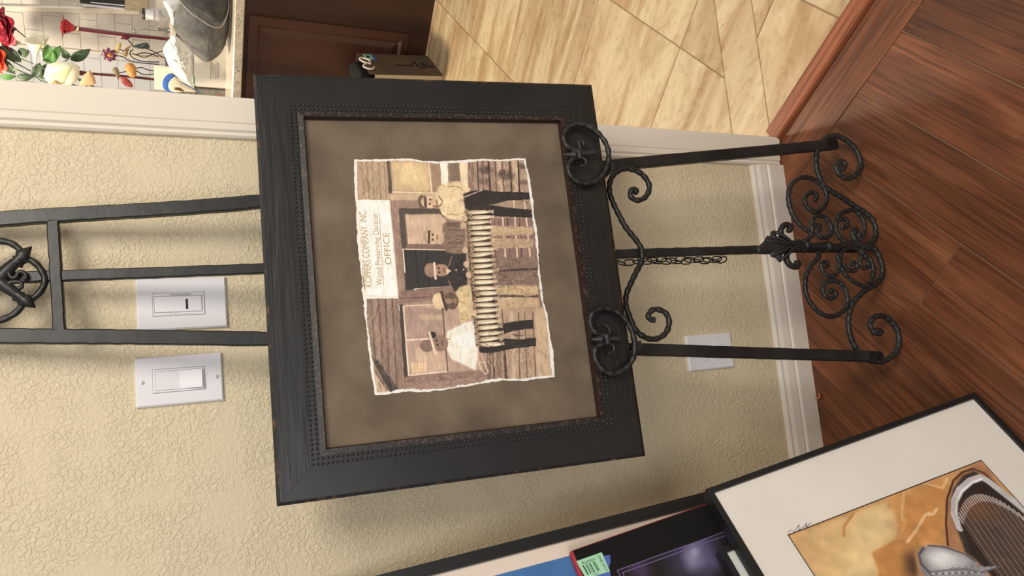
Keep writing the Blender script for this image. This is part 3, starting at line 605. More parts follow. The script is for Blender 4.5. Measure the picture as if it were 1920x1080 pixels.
def ring_geo(A, B, ca, cb, back):
    vs = [F.pt(*q, ca) for q in A] + [F.pt(*q, cb) for q in B] + [F.pt(*q, back) for q in A] + [F.pt(*q, back) for q in B]
    fs = []
    for k in range(4):
        j = (k+1) % 4; fs += [(k, j, 4+j, 4+k), (8+k, 8+j, j, k), (4+k, 4+j, 12+j, 12+k), (12+k, 12+j, 8+j, 8+k)]
    return vs, fs
mesh('worn_edge', *ring_geo(rect(0), rect(4.5), -.0022, .0003, -.026), M_worn, pic)
mesh('sight_lip', *ring_geo(rect(10, SI), rect(2.2, SI), .0004, .0014, -.012), M_lip, pic)
mesh('sight_bevel', *ring_geo(rect(2.2, SI), rect(.4, SI), .0012, -.005, -.012), mat('dark_brown_bevel', S(42, 20, 14), rough=.4), pic)
bv, bf = lathe_geo((0, 0, 0), (0, 0, 1), [(.00215, 0), (.0019, .0009), (.001, .0016), (.0001, .0018)], 8)
for k in range(4):
    mb = MB()
    for off in (13.2, 20.3):
        R_ = rect(off, SI); p0, p1 = np.array(R_[k]), np.array(R_[(k+1) % 4]); L_ = np.linalg.norm(p1-p0); nb = int(round(L_/6.55))
        for i in range(nb):
            q = p0 + (p1-p0)*i/nb; mb.add([F.pt(q[0]+v.x*1000, q[1]+v.y*1000, v.z) for v in bv], bf)
    tag(mb.build('bead_trim', M_bead, pic, True), kind='stuff')
for k, ang in enumerate((45, 135, 225, 315)):                             # mitre joints
    p0, p1 = rect(6)[k], rect(22, SI)[k]
    d = np.array(p1)-np.array(p0); d /= np.linalg.norm(d); w = np.array([-d[1], d[0]])*.45
    mesh('mitre_joint', [F.pt(*(np.array(p0)+w), .0002), F.pt(*(np.array(p0)-w), .0002), F.pt(*(np.array(p1)-w), .0002), F.pt(*(np.array(p1)+w), .0002)], [(0, 1, 2, 3)], M_slot, pic)
box('mat_board', F, SI[0]-8, SI[1]+8, SI[2]-8, SI[3]+8, -.0115, -.0085, M_matb, pic)
box('backing_board', F, -296, 296, 12, 528, -.025, -.0235, M_slot, pic)
gl = box('glass', F, SI[0]-6, SI[1]+6, SI[2]-6, SI[3]+6, -.0063, -.0045, M_glass, pic)
def torn(poly, amp, seed, step=3.2):
    g = np.random.default_rng(seed); out = []; n_ = len(poly)
    for i in range(n_):
        p0, p1 = np.array(poly[i], float), np.array(poly[(i+1) % n_], float); L_ = np.linalg.norm(p1-p0); d = (p1-p0)/L_; w = np.array([-d[1], d[0]]); m_ = int(L_/step)
        off = np.cumsum(g.normal(0, amp*.55, m_)); off -= np.linspace(off[0], off[-1], m_); off = off + g.normal(0, amp*.35, m_)
        for j in range(m_): out.append(tuple(p0 + d*L_*j/m_ + w*(off[j] if j else 0)))
    return out
tor = [(177.7,403.5),(177.6,362.1),(179.2,322.1),(173.9,276.9),(178.2,203.5),(179,132.1),(144.6,129.1),(95.5,129),(51.4,128.4),(-9,131.7),(-51.6,131.9),(-102.2,128),(-173.8,128.8),(-175.1,176.2),(-170.9,213.5),(-174.9,263.2),(-177.3,327),(-174,353.8),(-174.7,400.9),(-147.3,403.2),(-112.9,404.3),(-58.6,406.8),(12.5,407.4),(85.4,407.3),(118.3,406.4)]
outer = torn(tor, .75, 5)
cenp = np.mean(np.array(tor), 0)
inner = torn([tuple(cenp + (np.array(q)-cenp)*np.array([1-3.4/175, 1-3.4/135])) for q in tor], .8, 9)
sheet = prism('torn_paper_edge', F, outer, -.0086, -.0080, M_torn, pic)
cv = Canvas(-177, 177, 130, 406, .8, (168, 141, 118))
Z5 = lambda pts: pts
# siding, right window, sign
cv.poly([(176.6,402.5),(176.4,350.7),(112.7,355.2),(113.6,403.6)], (182,154,124))
for pts in ([(174.6,393.5),(115.4,392.6)], [(174.5,385.2),(115.2,386.2)], [(174.5,376.9),(115.1,378.9)], [(174.5,367.7),(113.9,368.9)], [(174.5,359.3),(113.8,360.7)]): cv.line(pts, 1.2, (120,98,78), .7)
cv.poly([(176.4,355.4),(176.4,349.8),(123.3,350.6),(122.4,356.2)], (92,76,68))
cv.poly([(174.4,349),(174.3,291.9),(124.3,291.9),(126.2,349.4)], (208,178,132), 1, 3)
cv.poly([(172.4,336),(172.3,303.7),(142.3,302.7),(136.8,335.4)], (228,202,150), .7, 6)
cv.poly([(172.3,288.3),(172.2,272.7),(124.1,275.6),(124.3,288.1)], (168,138,112), 1, 1)
cv.line([(172.3,290.6),(123.9,290.6)], 2.2, (236,206,168))
cv.line([(125.3,350.4),(122.1,277.7)], 2.2, (232,204,168))
cv.poly([(173.2,273),(172.6,261.3),(135.9,263.1),(136,274)], (242,228,210))
cv.poly([(172.6,259),(172.1,242.2),(139.7,244.2),(141.9,260.5)], (134,112,98), 1, 1)
cv.poly([(172.1,242.2),(172.1,228.3),(128.4,231),(129.6,243.7)], (228,208,170))
cv.poly([(174.1,227.5),(174.9,130.6),(119.6,128.2),(121.3,230.8)], (172,142,122))
for pts, w, c_ in (([(174.1,224.1),(123.3,228.6)],9,(140,112,98)),([(174.1,213),(125.1,216)],2,(60,46,42)),([(174,204),(125,208.4)],2,(110,86,78)),([(174,194.8),(124.9,197.4)],3,(56,44,42)),([(174,183.6),(123.7,187.4)],1.5,(70,54,48)),([(174,172.3),(123.5,174.6)],1.5,(84,64,56)),([(173.9,159.6),(122.3,162)],2.6,(52,42,42)),([(173.9,145),(122.1,149.3)],2.6,(48,38,36)),([(174,177.3),(124.6,180.2)],6,(206,178,148)),([(173.9,151.3),(122.2,155.5)],8,(208,178,146))): cv.line(pts, w, c_, .85)
for (q, rx, ry, c_) in (([(159.6,200.5)],16,9,(72,56,54)),([(151.1,166.8)],18,12,(84,66,64)),([(153.3,174.8)],8,9,(80,62,58)),([(141.3,206.6)],12,8,(100,78,72)),([(165.5,138.1)],12,6,(66,54,46)),([(138.4,139.4)],14,6,(110,86,82))): cv.ell(q[0], ry*.7, rx*.7, c_, 0, .7, .7)
cv.poly([(123,356.2),(122.1,275.8),(108.1,273.3),(109.8,354.5)], (198,168,136), 1, 1)
cv.poly([(-32.4,404.1),(-35.5,352.4),(-175.5,361.1),(-173.2,402.9),(-167.7,406)], (150,122,108))
for pts in ([(-36.6,395.6),(-133.5,396.3)], [(-37.2,384.9),(-159,387)], [(-37.8,375.1),(-159.7,379.2)], [(-38.4,365),(-169.5,369.4)]): cv.line(pts, 1.6, (96,76,68), .8)
for pts in ([(-36.9,390.3),(-141,391.6)], [(-38.1,369.8),(-160.3,373.1)]): cv.line(pts, 5, (172,146,132), .5)
cv.poly([(114.6,405.3),(112.7,356.1),(-6.4,353.1),(-56.2,356),(-37.8,356.2),(-35,402.5)], (246,234,224))
cv.poly([(114.6,405.3),(112.7,355.8),(-6.2,355.7),(-37.4,356.2),(-35.7,402.6)], (246,235,226))
cv.line([(110.8,403.8),(-31.3,402.2),(-35.1,356.9)], 1.2, (222,196,168))
# door
cv.poly([(112.7,355.2),(110.8,259.4),(-32,262.6),(-45.4,260.2),(-39.6,355.5)], (158,128,114), 1, 1)
cv.poly([(99.9,343.9),(97.3,274.4),(-25.3,281),(-26.5,258.2),(-30.1,262.4),(-28.3,344.5)], (92,80,74))
cv.poly([(89.9,334.9),(89,281),(78.5,272.4),(40.7,279.1),(43.4,334.4)], (204,172,146), 1, 1)
cv.poly([(42.9,336.3),(39.6,274.4),(33.8,274.6),(36.3,338.7)], (132,104,94))
cv.line([(36,340.2),(32.4,278.9)], 1.6, (232,206,184))
cv.poly([(34.1,340.4),(30.3,246.4),(-24.9,252.3),(-26.5,343.4)], (64,61,60))
for pts in ([(33.5,324.1),(-23.8,324.8)], [(32.8,307.3),(-23.7,309)]): cv.line(pts, 1.4, (40,37,36), .8)
cv.line([(36.5,342.8),(0.6,342.8)], 1.8, (240,216,190)); cv.line([(-25.8,331.4),(-25.6,328.1)], 1.8, (245,235,222))
cv.line([(-24.9,327.6),(-24.4,261.8)], 1.4, (196,164,142))
cv.poly([(-27.1,354.4),(-25,273.3),(-42,275.1),(-46.7,357)], (146,116,106), 1, 1)
cv.line([(-38.2,354.4),(-38.8,297.4)], 1.4, (98,76,70), .8)
# left window
cv.poly([(-46.7,355.5),(-47.7,348.9),(-153.6,350.3),(-156,358)], (80,70,66))
cv.poly([(-49,349.6),(-49.7,241.5),(-154.3,241.6),(-151.7,351)], (186,154,138))
cv.poly([(-50.5,348.3),(-54.1,292.3),(-102.2,293.4),(-98.9,349)], (172,142,130), 1, 2)
cv.poly([(-51.1,324.5),(-52.7,283.7),(-59.4,295.7),(-57.1,302.9)], (214,184,150), .8, 1)
cv.poly([(-63.7,329.4),(-66.2,292.6),(-73.7,291.5),(-71.3,326.4)], (196,168,138), .8, 1)
cv.poly([(-113.4,337.6),(-112.9,321.2),(-132.7,322.2),(-132.2,338.4)], (212,182,150), .9, 1)
cv.poly([(-133.4,345.8),(-134.1,323.2),(-148.7,324.6),(-149,345.9)], (226,192,152), 1, 1)
for pts in ([(-134.3,341.3),(-148.1,341.2)], [(-134.4,336.8),(-148,336.8)], [(-134.4,332.3),(-148.4,332.5)], [(-134.4,327.8),(-148.4,328.2)]): cv.line(pts, 1.2, (180,148,118), .8)
cv.poly([(-118.4,319.9),(-120.6,292.5),(-149.7,293.5),(-148,322.7)], (206,174,146), .8, 2)
cv.line([(-50.4,349.7),(-151.4,351),(-150.6,293.6)], 2, (238,210,184)); cv.line([(-49.5,349.1),(-50.2,300.4)], 1.6, (226,196,170))
cv.line([(-100.1,349.4),(-100.7,318.2)], 2.2, (236,206,184)); cv.line([(-53.2,291.7),(-102.3,292.8),(-151.1,293.3)], 2, (112,88,80))
cv.poly([(-152.9,357.7),(-151.8,293.8),(-153.1,233.8),(-173.1,236.1),(-172,360.8)], (148,118,106), 1, 1)
cv.poly([(-162.7,356.4),(-164.2,233.2),(-173.3,234.2),(-172.7,353.8)], (170,136,122), .8, 1)
# porch boards below
cv.poly([(-60.3,223.3),(-60.6,127.7),(-179.5,127.2),(-173.1,236.1)], (178,148,124))
cv.poly([(-67,148.8),(-68.8,120.6),(-179.5,127.2),(-176.8,156.9)], (206,176,140), .8, 3)
for pts, w, c_ in (([(-127.7,228.1),(-169.8,231.9)],7,(112,86,76)),([(-129.1,222.5),(-170.5,224.3)],3,(70,54,50)),([(-127.8,203.9),(-170.4,206)],4,(66,50,46)),([(-71.1,174.4),(-170.5,184.6)],1.6,(86,66,58)),([(-71.8,164.5),(-171.5,173)],1.4,(96,74,64)),([(-72.6,151.6),(-170.9,159.1)],1.6,(80,62,56)),([(-63.7,200.3),(-86.5,201)],1.6,(90,70,62)),([(-70.4,185.3),(-169.6,194.3)],7,(200,170,146)),([(-128.9,213.7),(-169.4,216.5)],9,(132,104,94))): cv.line(pts, w, c_, .8)
cv.poly([(80.7,207.4),(78.6,130.3),(-64.8,132.3),(-61.2,219.5)], (142,112,104), 1, 1)
for pts in ([(82,182.1),(16.4,184.9)], [(112,160.2),(15.5,165.8)], [(111.7,142.7),(14.6,144.6)], [(-0.3,164.7),(-45.3,166.2)], [(-3.2,144.8),(-46.5,145.2)], [(-15,185.6),(-46.1,185.3)]): cv.line(pts, 2.6, (226,196,168))
for pts in ([(80.4,195.4),(-56.3,207.2)], [(79.8,174.3),(-46.3,181.4)], [(79.3,155),(-47.4,162.5)]): cv.line(pts, 1.6, (70,54,52), .8)
cv.poly([(-118.8,403),(-126.8,392.2),(-169.6,367.7),(-172.9,379.4)], (72,64,60), 1, 1)
cv.poly([(-136.4,403.5),(-171,381),(-176.1,391),(-175,402.2)], (206,174,146), 1, 1)
cv.line([(-140.4,398.6),(-169,383.5)], 1.6, (120,92,76))
# the five men and the string of fish
DK, LT, SK = (60,52,50), (206,176,136), (186,150,124)
cv.poly([(121.5,241.6),(125.3,226.4),(127.5,210.2),(123.7,188.4),(121.3,130),(109.4,130.5),(108.5,169.8),(101.7,202),(96.9,171.2),(91.9,129.6),(78.7,131.3),(81.6,166.9),(83.6,205.1),(97.5,241.2)], DK)
cv.line([(114.3,243.4),(126.3,210.3)], 1.4, (226,204,180))
cv.poly([(123.2,283.4),(133.1,279.5),(138.9,264.3),(141.7,246.4),(131.5,235.6),(129.4,228.9),(124.4,230.4),(120.5,241.7),(112.6,244.5),(101.5,240.8),(84.6,242.6),(76.9,250.2),(81.4,270.2),(88.5,278.1),(102.4,282.5),(114.3,285.2)], (222,198,154), 1, 1)
cv.line([(132.9,265),(132.7,247.3),(126.5,241.1)], 1.4, (150,122,90), .7); cv.line([(88.3,269.5),(86.9,252.1)], 1.4, (150,122,90), .7)
cv.ell([(108.8,306.8)][0], 11, 6.5, (120,96,80)); cv.ell([(108.6,295.9)][0], 10, 12.5, (216,184,150)); cv.ell([(107.5,289.7)][0], 7, 8, (206, 172, 138)); cv.ell([(108.7,302)][0], 10.5, 2.6, (110,88,74));
cv.ell([(112.5,294)][0], 1.8, 1.5, (80,60,52)); cv.ell([(105.6,295.4)][0], 1.8, 1.5, (80,60,52)); cv.line([(111.3,284.9),(104.4,284.8)], 1.4, (112,82,68))
cv.line([(101.6,290.3),(102.3,279.6),(109.2,275.1),(117.2,280.1)], 2, (110,86,66), .8)
cv.poly([(68.7,206.8),(66,168.8),(64.1,133.2),(51.4,135.8),(51.2,172.6),(51.3,207.8)], (190,160,126), 1, 1); cv.poly([(48.9,207),(46.6,171.2),(44.3,134.6),(31.4,138.3),(30.7,173.1),(31.1,208.1)], (188,158,126), 1, 1)
cv.poly([(72.8,278.7),(76.6,272.6),(75.9,249.4),(63.9,244.8),(46.3,245.7),(25.1,251.8),(25,262.5),(28.5,277.4),(43.8,282.6)], (142,114,98), 1, 1)
for pts in ([(64.7,269.9),(62,246.9)], [(55,270.9),(53.2,247.9)], [(43.4,274),(42.5,250)]): cv.line(pts, 1.8, (98,78,68), .7)
cv.poly([(75.6,272.7),(75,250.5),(68,247.3),(66.3,256.2),(69.1,273.3)], (112,90,78), .8)
cv.ell([(53.2,303.9)][0], 10, 7, (176,146,122)); cv.ell([(52.9,295)][0], 9.5, 11.5, (202,168,138)); cv.line([(62.2,300.4),(44.5,302.8)], 3.4, (86,68,60))
cv.ell([(56.8,295.6)][0], 2, 1.6, (90,68,58)); cv.ell([(49.1,296.3)][0], 2, 1.6, (90,68,58)); cv.line([(55.6,289),(49.8,289.6)], 1.6, (110,80,68))
cv.poly([(56.5,286.1),(59.1,278.2),(43.6,278.8),(45.8,285.2)], (196,164,132), .9, 1)
cv.poly([(17.4,207.6),(16.2,170.8),(15.1,133.2),(-1.9,131.3),(-31.4,134.1),(-30.2,210.1)], (136,110,98), 1, 1); cv.line([(-4.1,209.1),(-3.8,132.6)], 3, (74,58,54))
cv.poly([(7,277.7),(21.1,272.4),(22.1,249.2),(-7.9,247.6),(-34.4,253.3),(-32.4,272.2),(-17.9,276.4),(-6.2,281.9)], (66,58,58), 1, 1)
cv.line([(7.8,275.7),(22,269.5)], 1.6, (150,120,104)); cv.line([(-15.9,278.1),(-31.4,273)], 1.6, (150,120,104))
cv.ell([(2.1,304.3)][0], 11, 9, (160,126,108)); cv.ell([(1.3,288.1)][0], 9.5, 12, (172,134,112)); cv.line([(12.7,297.6),(-11.1,297.7)], 3.4, (232,206,180))
cv.ell([(4.7,291.2)][0], 1.9, 1.6, (86,62,54)); cv.ell([(-1.9,291.5)][0], 1.9, 1.6, (86,62,54)); cv.line([(4.4,283.7),(-2.3,283.9)], 1.5, (110,78,66))
cv.poly([(3.2,280),(0,272.7),(-6.3,280)], (222,198,168))
for q in [(0.2,265),(0.4,253.5)]: cv.ell(q, 1.1, 1.1, (226,206,184))
cv.poly([(-27.2,205.9),(-28.3,172.2),(-31,137.7),(-44.2,138.8),(-43.2,174),(-40.7,206.4)], (198,168,128), 1, 1); cv.poly([(-46.1,206.1),(-47.3,172.5),(-50.1,138.5),(-63.7,139.3),(-63.4,174.5),(-63.5,204.2)], (196,166,128), 1, 1)
cv.line([(-43.1,207.7),(-47.3,140.2)], 2.4, (70,54,50))
cv.poly([(-32.9,268.5),(-25.3,261.9),(-22.8,245.3),(-49.7,240.5),(-74.1,244.2),(-78.7,259.9),(-80.1,266.7),(-63.1,267.8),(-53.6,269.7)], (212,186,136), 1, 1)
cv.ell([(-46.5,277.4)][0], 13, 11, (112,88,78)); cv.ell([(-46.3,281.2)][0], 4, 8, (160,126,106)); cv.ell([(-45.4,296.1)][0], 12, 10, (226,196,156)); cv.line([(-32.6,290.7),(-45.9,288.7),(-58.6,286.2)], 4.4, (88,70,62))
cv.line([(-43,274.2),(-49.5,274.9)], 1.4, (70,54,48)); cv.ell([(-46.9,271.8)][0], 4, 3, (150,116,98))
cv.poly([(-87.5,213.8),(-84,182.9),(-83.2,152.9),(-96.6,154),(-98.2,184.7),(-103.1,206.8)], DK); cv.poly([(-117.2,243.2),(-115.1,210.2),(-109.2,201.7),(-112.1,176.5),(-111.1,151.4),(-124.3,152.7),(-125.3,188),(-129.6,227.3),(-126.9,242.3)], DK)
cv.poly([(-103.3,291.6),(-91.6,287.7),(-80.5,260.1),(-78.7,245.6),(-102.3,243.4),(-124.5,244.9),(-152,250.8),(-147.4,261.6),(-139.6,273.9),(-133,286.3),(-120.8,290.6)], (236,226,214), 1, 1)
cv.poly([(-96.5,271.3),(-94.3,250.2),(-116.8,247.9),(-122.3,272.1)], (246,240,232), .9, 3)
cv.ell([(-108.1,300.8)][0], 12, 12.5, (152,120,106)); cv.ell([(-110.8,320.1)][0], 9, 10.5, (136,110,98)); cv.ell([(-95.4,311.2)][0], 5, 6, (64,54,50)); cv.line([(-91.8,315.1),(-106.3,312.3),(-122.9,308.9)], 3.6, (228,202,178))
cv.ell([(-104,305.6)][0], 2, 1.6, (84,62,56)); cv.ell([(-110.5,304.8)][0], 2, 1.6, (84,62,56)); cv.line([(-105.6,297.4),(-112,297.5)], 1.6, (96,70,62)); cv.line([(-101.4,292.4),(-103.8,285.2)], 1.6, (180,140,100))
cv.line([(-128.2,245.3),(-135.4,247.1),(-152.3,243.2),(-159.9,236.5),(-156.9,232.3),(-139.8,238),(-128.5,240.6)], 1.3, (228,200,178)); cv.line([(-141.9,245.9),(-141.9,235.4)], 1.2, (228,200,178))
fa, fb = np.array([(91.4,220.5)][0]), np.array([(-115.7,227.3)][0])
band = [(97.5,239.3),(100.7,202.1),(-13.8,209.2),(-116.8,209.4),(-119.7,243.4),(-11.9,245.1)]
cv.poly(band, (74,58,50), .85, 1)
NF = 25
for i in range(NF):
    g = np.random.default_rng(100+i); q = fa + (fb-fa)*i/(NF-1) + np.array([g.normal(0, .4), g.normal(0, 1.6)]); rt = math.pi/2 + g.normal(0, .06); tn = g.uniform(.9, 1.06); ln = g.uniform(17, 22)
    cv.ell(q, ln, 3.7, tuple(c*tn for c in (204, 182, 148)), rt, 1, .3); cv.ell(q+np.array([-1.0, -4]), ln*.7, 1.7, (240, 226, 198), rt, .9, .5)
    cv.ell(q+np.array([g.normal(0, .4), ln*.82]), 4.4, 4.0, (170, 144, 114), rt, .9, .3); cv.ell(q+np.array([.8, ln*.86]), 1.1, 1.3, (54, 42, 38), 0, .9)
    cv.line([q+np.array([3.4, -ln*.8]), q+np.array([3.9, 2]), q+np.array([3.2, ln*.7])], 1.7, (58, 46, 40), .85)
    cv.poly([tuple(q+np.array([-1, -ln*.85])), tuple(q+np.array([1, -ln*.85])), tuple(q+np.array([3, -ln-4])), tuple(q+np.array([-3, -ln-3]))], (198, 174, 142), .9)
cv.line([fa+np.array([0, 19]), fb+np.array([0, 19])], 1.2, (84, 66, 54), .8)
for q in [(81.7,242.9),(69.9,247.1),(30.8,248.3),(8.5,248.7),(-8,246.6),(-53.7,247.7),(-67.2,244.4)]: cv.ell(q, 5, 4.2, (206,174,142), 0, 1, .4)
def folds(region, n_, seed, dark, light, L0=16, w=1.2, dirn=(0, 1)):
    g = np.random.default_rng(seed); pl = np.array(region); lo, hi = pl.min(0), pl.max(0); k = 0
    keep = cv.px.copy(); msk = cv.inside(region)
    while k < n_:
        q = lo + (hi-lo)*g.random(2); an = math.atan2(dirn[1], dirn[0]) + g.normal(0, .45); L_ = L0*g.uniform(.4, 1.1); d = np.array([math.cos(an), math.sin(an)])*L_/2; b_ = np.array([-d[1], d[0]])*g.normal(0, .15)
        cv.line([q-d, q+b_, q+d], w*g.uniform(.6, 1.5), dark if k % 2 else light, .4); k += 1
    cv.px = np.where(msk[..., None], cv.px, keep)
folds([(133.1,279.5),(138.9,264.3),(131.5,235.6),(84.6,242.6),(76.9,250.2),(88.5,278.1)], 46, 1, (164,136,100), (246,230,198), 12)
folds([(72.8,278.7),(75.9,249.4),(46.3,245.7),(25.1,251.8),(28.5,277.4)], 46, 2, (92,72,62), (180,152,130), 12)
folds([(7,277.7),(21.1,272.4),(22.1,249.2),(-34.4,253.3),(-32.4,272.2)], 26, 3, (40,36,36), (98,86,82), 12)
folds([(-32.9,268.5),(-22.8,245.3),(-74.1,244.2),(-80.1,266.7)], 40, 4, (164,138,96), (240,220,176), 12)
folds([(-103.3,291.6),(-80.5,260.1),(-102.3,243.4),(-152,250.8),(-139.6,273.9),(-120.8,290.6)], 40, 5, (206,192,178), (254,250,244), 14)
folds([(68.7,206.8),(64.1,133.2),(30.3,136.4),(31.2,209)], 50, 6, (140,112,88), (226,200,168), 18)
folds([(17.4,207.6),(15.1,133.2),(-31.4,134.1),(-30.2,210.1)], 60, 7, (88,68,62), (176,148,130), 18)
folds([(-27.2,205.9),(-31,137.7),(-64.6,140.4),(-62.3,207.9)], 50, 8, (150,122,92), (230,204,166), 18)
folds([(121.5,241.6),(127.5,210.2),(121.3,129),(78.7,131.3),(97.5,241.2)], 40, 9, (40,35,34), (92,80,74), 18)
folds([(-117.2,243.2),(-87.5,213.8),(-84.2,152.4),(-124.3,152.7),(-126.9,242.3)], 40, 10, (40,35,34), (92,80,76), 18)
folds([(174.1,227.1),(174.9,130.6),(123.8,127.6),(125.4,230.3)], 160, 11, (96,74,66), (216,188,160), 14, .9, (1, 0))
folds([(-127.5,230.9),(-126.1,130.2),(-179.5,127.2),(-171.5,234)], 160, 12, (120,94,80), (226,198,168), 16, .9, (1, 0))
folds([(-36.2,402.6),(-38.1,355.3),(-172,360.8),(-171.5,402.8)], 170, 13, (112,88,78), (186,158,142), 20, .9, (1, 0))
folds([(174.6,401.7),(175.4,351.8),(113.7,356),(114.6,403.5)], 90, 14, (138,112,90), (214,186,154), 18, .9, (1, 0))
folds([(-154.5,359.3),(-156.8,234.2),(-171.5,234),(-171,353.6)], 70, 15, (112,88,78), (186,156,140), 24, .9, (0, 1))
folds([(111.7,354.4),(109.5,343),(-40.3,344.6),(-39.7,354.6)], 60, 16, (112,88,80), (190,160,142), 14, .9, (1, 0))
folds([(80.5,201.4),(78.6,130.3),(-64.8,132.3),(-61.2,219.5)], 90, 17, (84,64,60), (190,160,142), 14, 1.0, (1, 0))
lum = cv.px @ np.array([.3, .59, .11]); cv.px = cv.px*.72 + lum[..., None]*np.array([1.07, .99, .90])*.28
cv.px = np.clip((cv.px-.5)*1.14+.525, 0, 1)
cv.noise(.03, 0, 3); cv.noise(.025, 1, 4, 4); cv.noise(.015, 6, 5)
cv.build('sepia_print', F, -.0078, M_print, pic, inner)
M_ink = mat('faded_sign_ink', S(190, 160, 112), rough=.7)
pr = bpy.data.objects.new('lettering', None); link(pr, pic)
def px_text(s, p0, p1, h, name):
    """a line of lettering along two points (mm in the print's plane)"""
    a, b = np.array(p0), np.array(p1); d = b-a; L_ = np.linalg.norm(d); d /= L_; mid = (a+b)/2
    o = text(name, s, h/1000, F, 0, 0, 0, M_ink, None)
    xs = [v.co.copy() for v in o.data.vertices]; A_ = [((v - F.O).dot(F.e)*1000, (v - F.O).dot(F.u)*1000) for v in xs]
    w = max(x for x, y in A_) - min(x for x, y in A_); k = L_/w; x0 = (max(x for x, y in A_)+min(x for x, y in A_))/2
    nv = [F.pt(mid[0]+(x-x0)*k*d[0]-y*d[1], mid[1]+(x-x0)*k*d[1]+y*d[0], -.00765) - Vector(pic.location) for x, y in A_]
    for v, q in zip(o.data.vertices, nv): v.co = q
    o.parent = pr; return o
px_text('KOPPERS COMPANY, INC.', *[(-18.1,396.9),(98,396.8)], 14.5, 'sign_lettering')
px_text('Wood Preserving Division', *[(-16.7,380.7),(91.5,379.6)], 12.5, 'sign_lettering')
px_text('OFFICE', *[(13.7,365.6),(62.1,365.5)], 13.5, 'sign_lettering')
mesh('sign_rule', [F.pt(*q, -.0077) for q in [(-17,376),(-17,375.3),(92.9,372.7),(92.9,373.5)]], [(0, 1, 2, 3)], M_ink, pr)

# ------------------------------------------------------------ framed prints leaning at lower left
def frame_set(o, P, a0, a1, b0, b1, fw, c_front, depth, mm_, face_c):
    for k, (q0, q1) in enumerate((((a0, b0), (a1, b0)), ((a1, b0), (a1, b1)), ((a1, b1), (a0, b1)), ((a0, b1), (a0, b0)))):
        R0 = [(a0, b0), (a1, b0), (a1, b1), (a0, b1)]; R1 = [(a0+fw, b0+fw), (a1-fw, b0+fw), (a1-fw, b1-fw), (a0+fw, b1-fw)]
        j = (k+1) % 4
        vs = [P.pt(*q, c) for c in (c_front-depth, c_front) for q in (R0[k], R0[j], R1[j], R1[k])]
        mesh('rail', vs, [(3, 2, 1, 0), (4, 5, 6, 7), (0, 1, 5, 4), (1, 2, 6, 5), (2, 3, 7, 6), (3, 0, 4, 7)], mm_, o)
P = PL_P
car = empty('car_print', 'framed painting of a car grille and headlamp with wide pale mat', 'picture', P.pt(0, 0, 0))
frame_set(car, P, -640, 9, -11, 513, 9, .004, .026, M_black, 0)
box('mat_board', P, -632, 1, -3, 505, -.004, -.001, M_cream, car)
ab = [(-97.8,434.2),(-98.2,74.1)]
AR0, AT, AR1, AB_ = -560, ab[0][1], (ab[0][0]+ab[1][0])/2, ab[1][1]
cc = Canvas(AR1-330, AR1, AB_, AT, 1.0, (212,162,106))
cc.poly([(-99.4,434.1),(-104.3,260.2),(-110.5,268.9),(-117.2,263.3),(-134.1,267.4),(-151,282.5),(-158.8,297.3),(-162,335.5),(-176.4,342.2),(-189.7,345.8),(-227.3,379.3),(-238.9,500.2)], (224,188,134), 1, 1)
cc.poly([(-105.5,320),(-106.5,266.9),(-129.9,266.3),(-150.7,283.4),(-157.2,298.4),(-161.6,336.4),(-188.3,349.4),(-209.9,373.4),(-179.9,400.1),(-139.7,360.5)], (234,206,154), .8, 10)
cc.poly([(-105.3,244.8),(-104.5,148.6),(-189.9,224.9),(-181.6,270.8),(-168.2,283.5),(-151.7,280.6)], (208,144,82), .8, 8)
cc.poly([(-162.8,336.1),(-158.8,297.3),(-160.8,279.8),(-174.6,272.1),(-215.3,304.3),(-232.7,364.6),(-213.1,364.6),(-188.1,344.6)], (200,142,82), .95, 1)
cc.poly([(-98.5,433.5),(-99.2,410.7),(-186.6,436.5),(-182,448.8)], (196,146,100), .7, 12)
for pts, c_ in (([(-167.4,276.9),(-157.6,252.8),(-141.8,222),(-141.6,213.1)],(244,210,160)),([(-143.2,218.2),(-145.1,209.9),(-140,198.5)],(246,214,166)),([(-101.9,228.1),(-122.5,249.1),(-136.9,259.9)],(238,196,140)),([(-104.9,147.6),(-115.3,165.9),(-101.9,182.4)],(240,200,150)),([(-102.3,322.4),(-115.2,349.1),(-127.4,358.3)],(200,138,76)),([(-102.5,389.5),(-128.9,395.7)],(226,184,130)),([(-104.1,235),(-141.8,259),(-153.4,276)],(222,166,104))): cc.line(pts, 4, c_, .8)
cc.poly([(-187.8,299.9),(-179.2,283.1),(-180.9,272.6),(-195.8,278.3),(-219.2,293.6),(-212.6,311.4)], (60,44,36), .9, 8)
cc.poly([(-193.1,227.8),(-152.6,192.8),(-122.5,159.5),(-104.8,127.9),(-102.3,102),(-98.2,74.1),(-380.5,116),(-271.1,260.7)], (178,128,92), 1, 2)
cc.line([(-192.2,224.6),(-162.9,202),(-132.2,172.1),(-110.9,141.3),(-103.9,116.7),(-105.1,96.6),(-116.5,86.1),(-195.4,77.1)], 3, (84,54,38))
cc.poly([(-139.3,172.1),(-122.8,152.1),(-109.5,121.8),(-108.3,99.6),(-118.5,90.7),(-201.1,80.3),(-355.3,135),(-294.8,248.3),(-198,203),(-163.3,188.6)], (62,56,52), 1, 1)
cc.line([(-176.8,188.5),(-157.1,180.6),(-139.8,164.4),(-127.3,143.3),(-120.3,116),(-121.1,95.8),(-129.7,90.7),(-194.4,73.5)], 11, (206,200,200))
cc.line([(-170.1,182.4),(-154.7,174.6),(-140.9,161.3),(-130.2,142),(-123.4,116.3),(-123.7,96.9)], 3, (250,248,248))
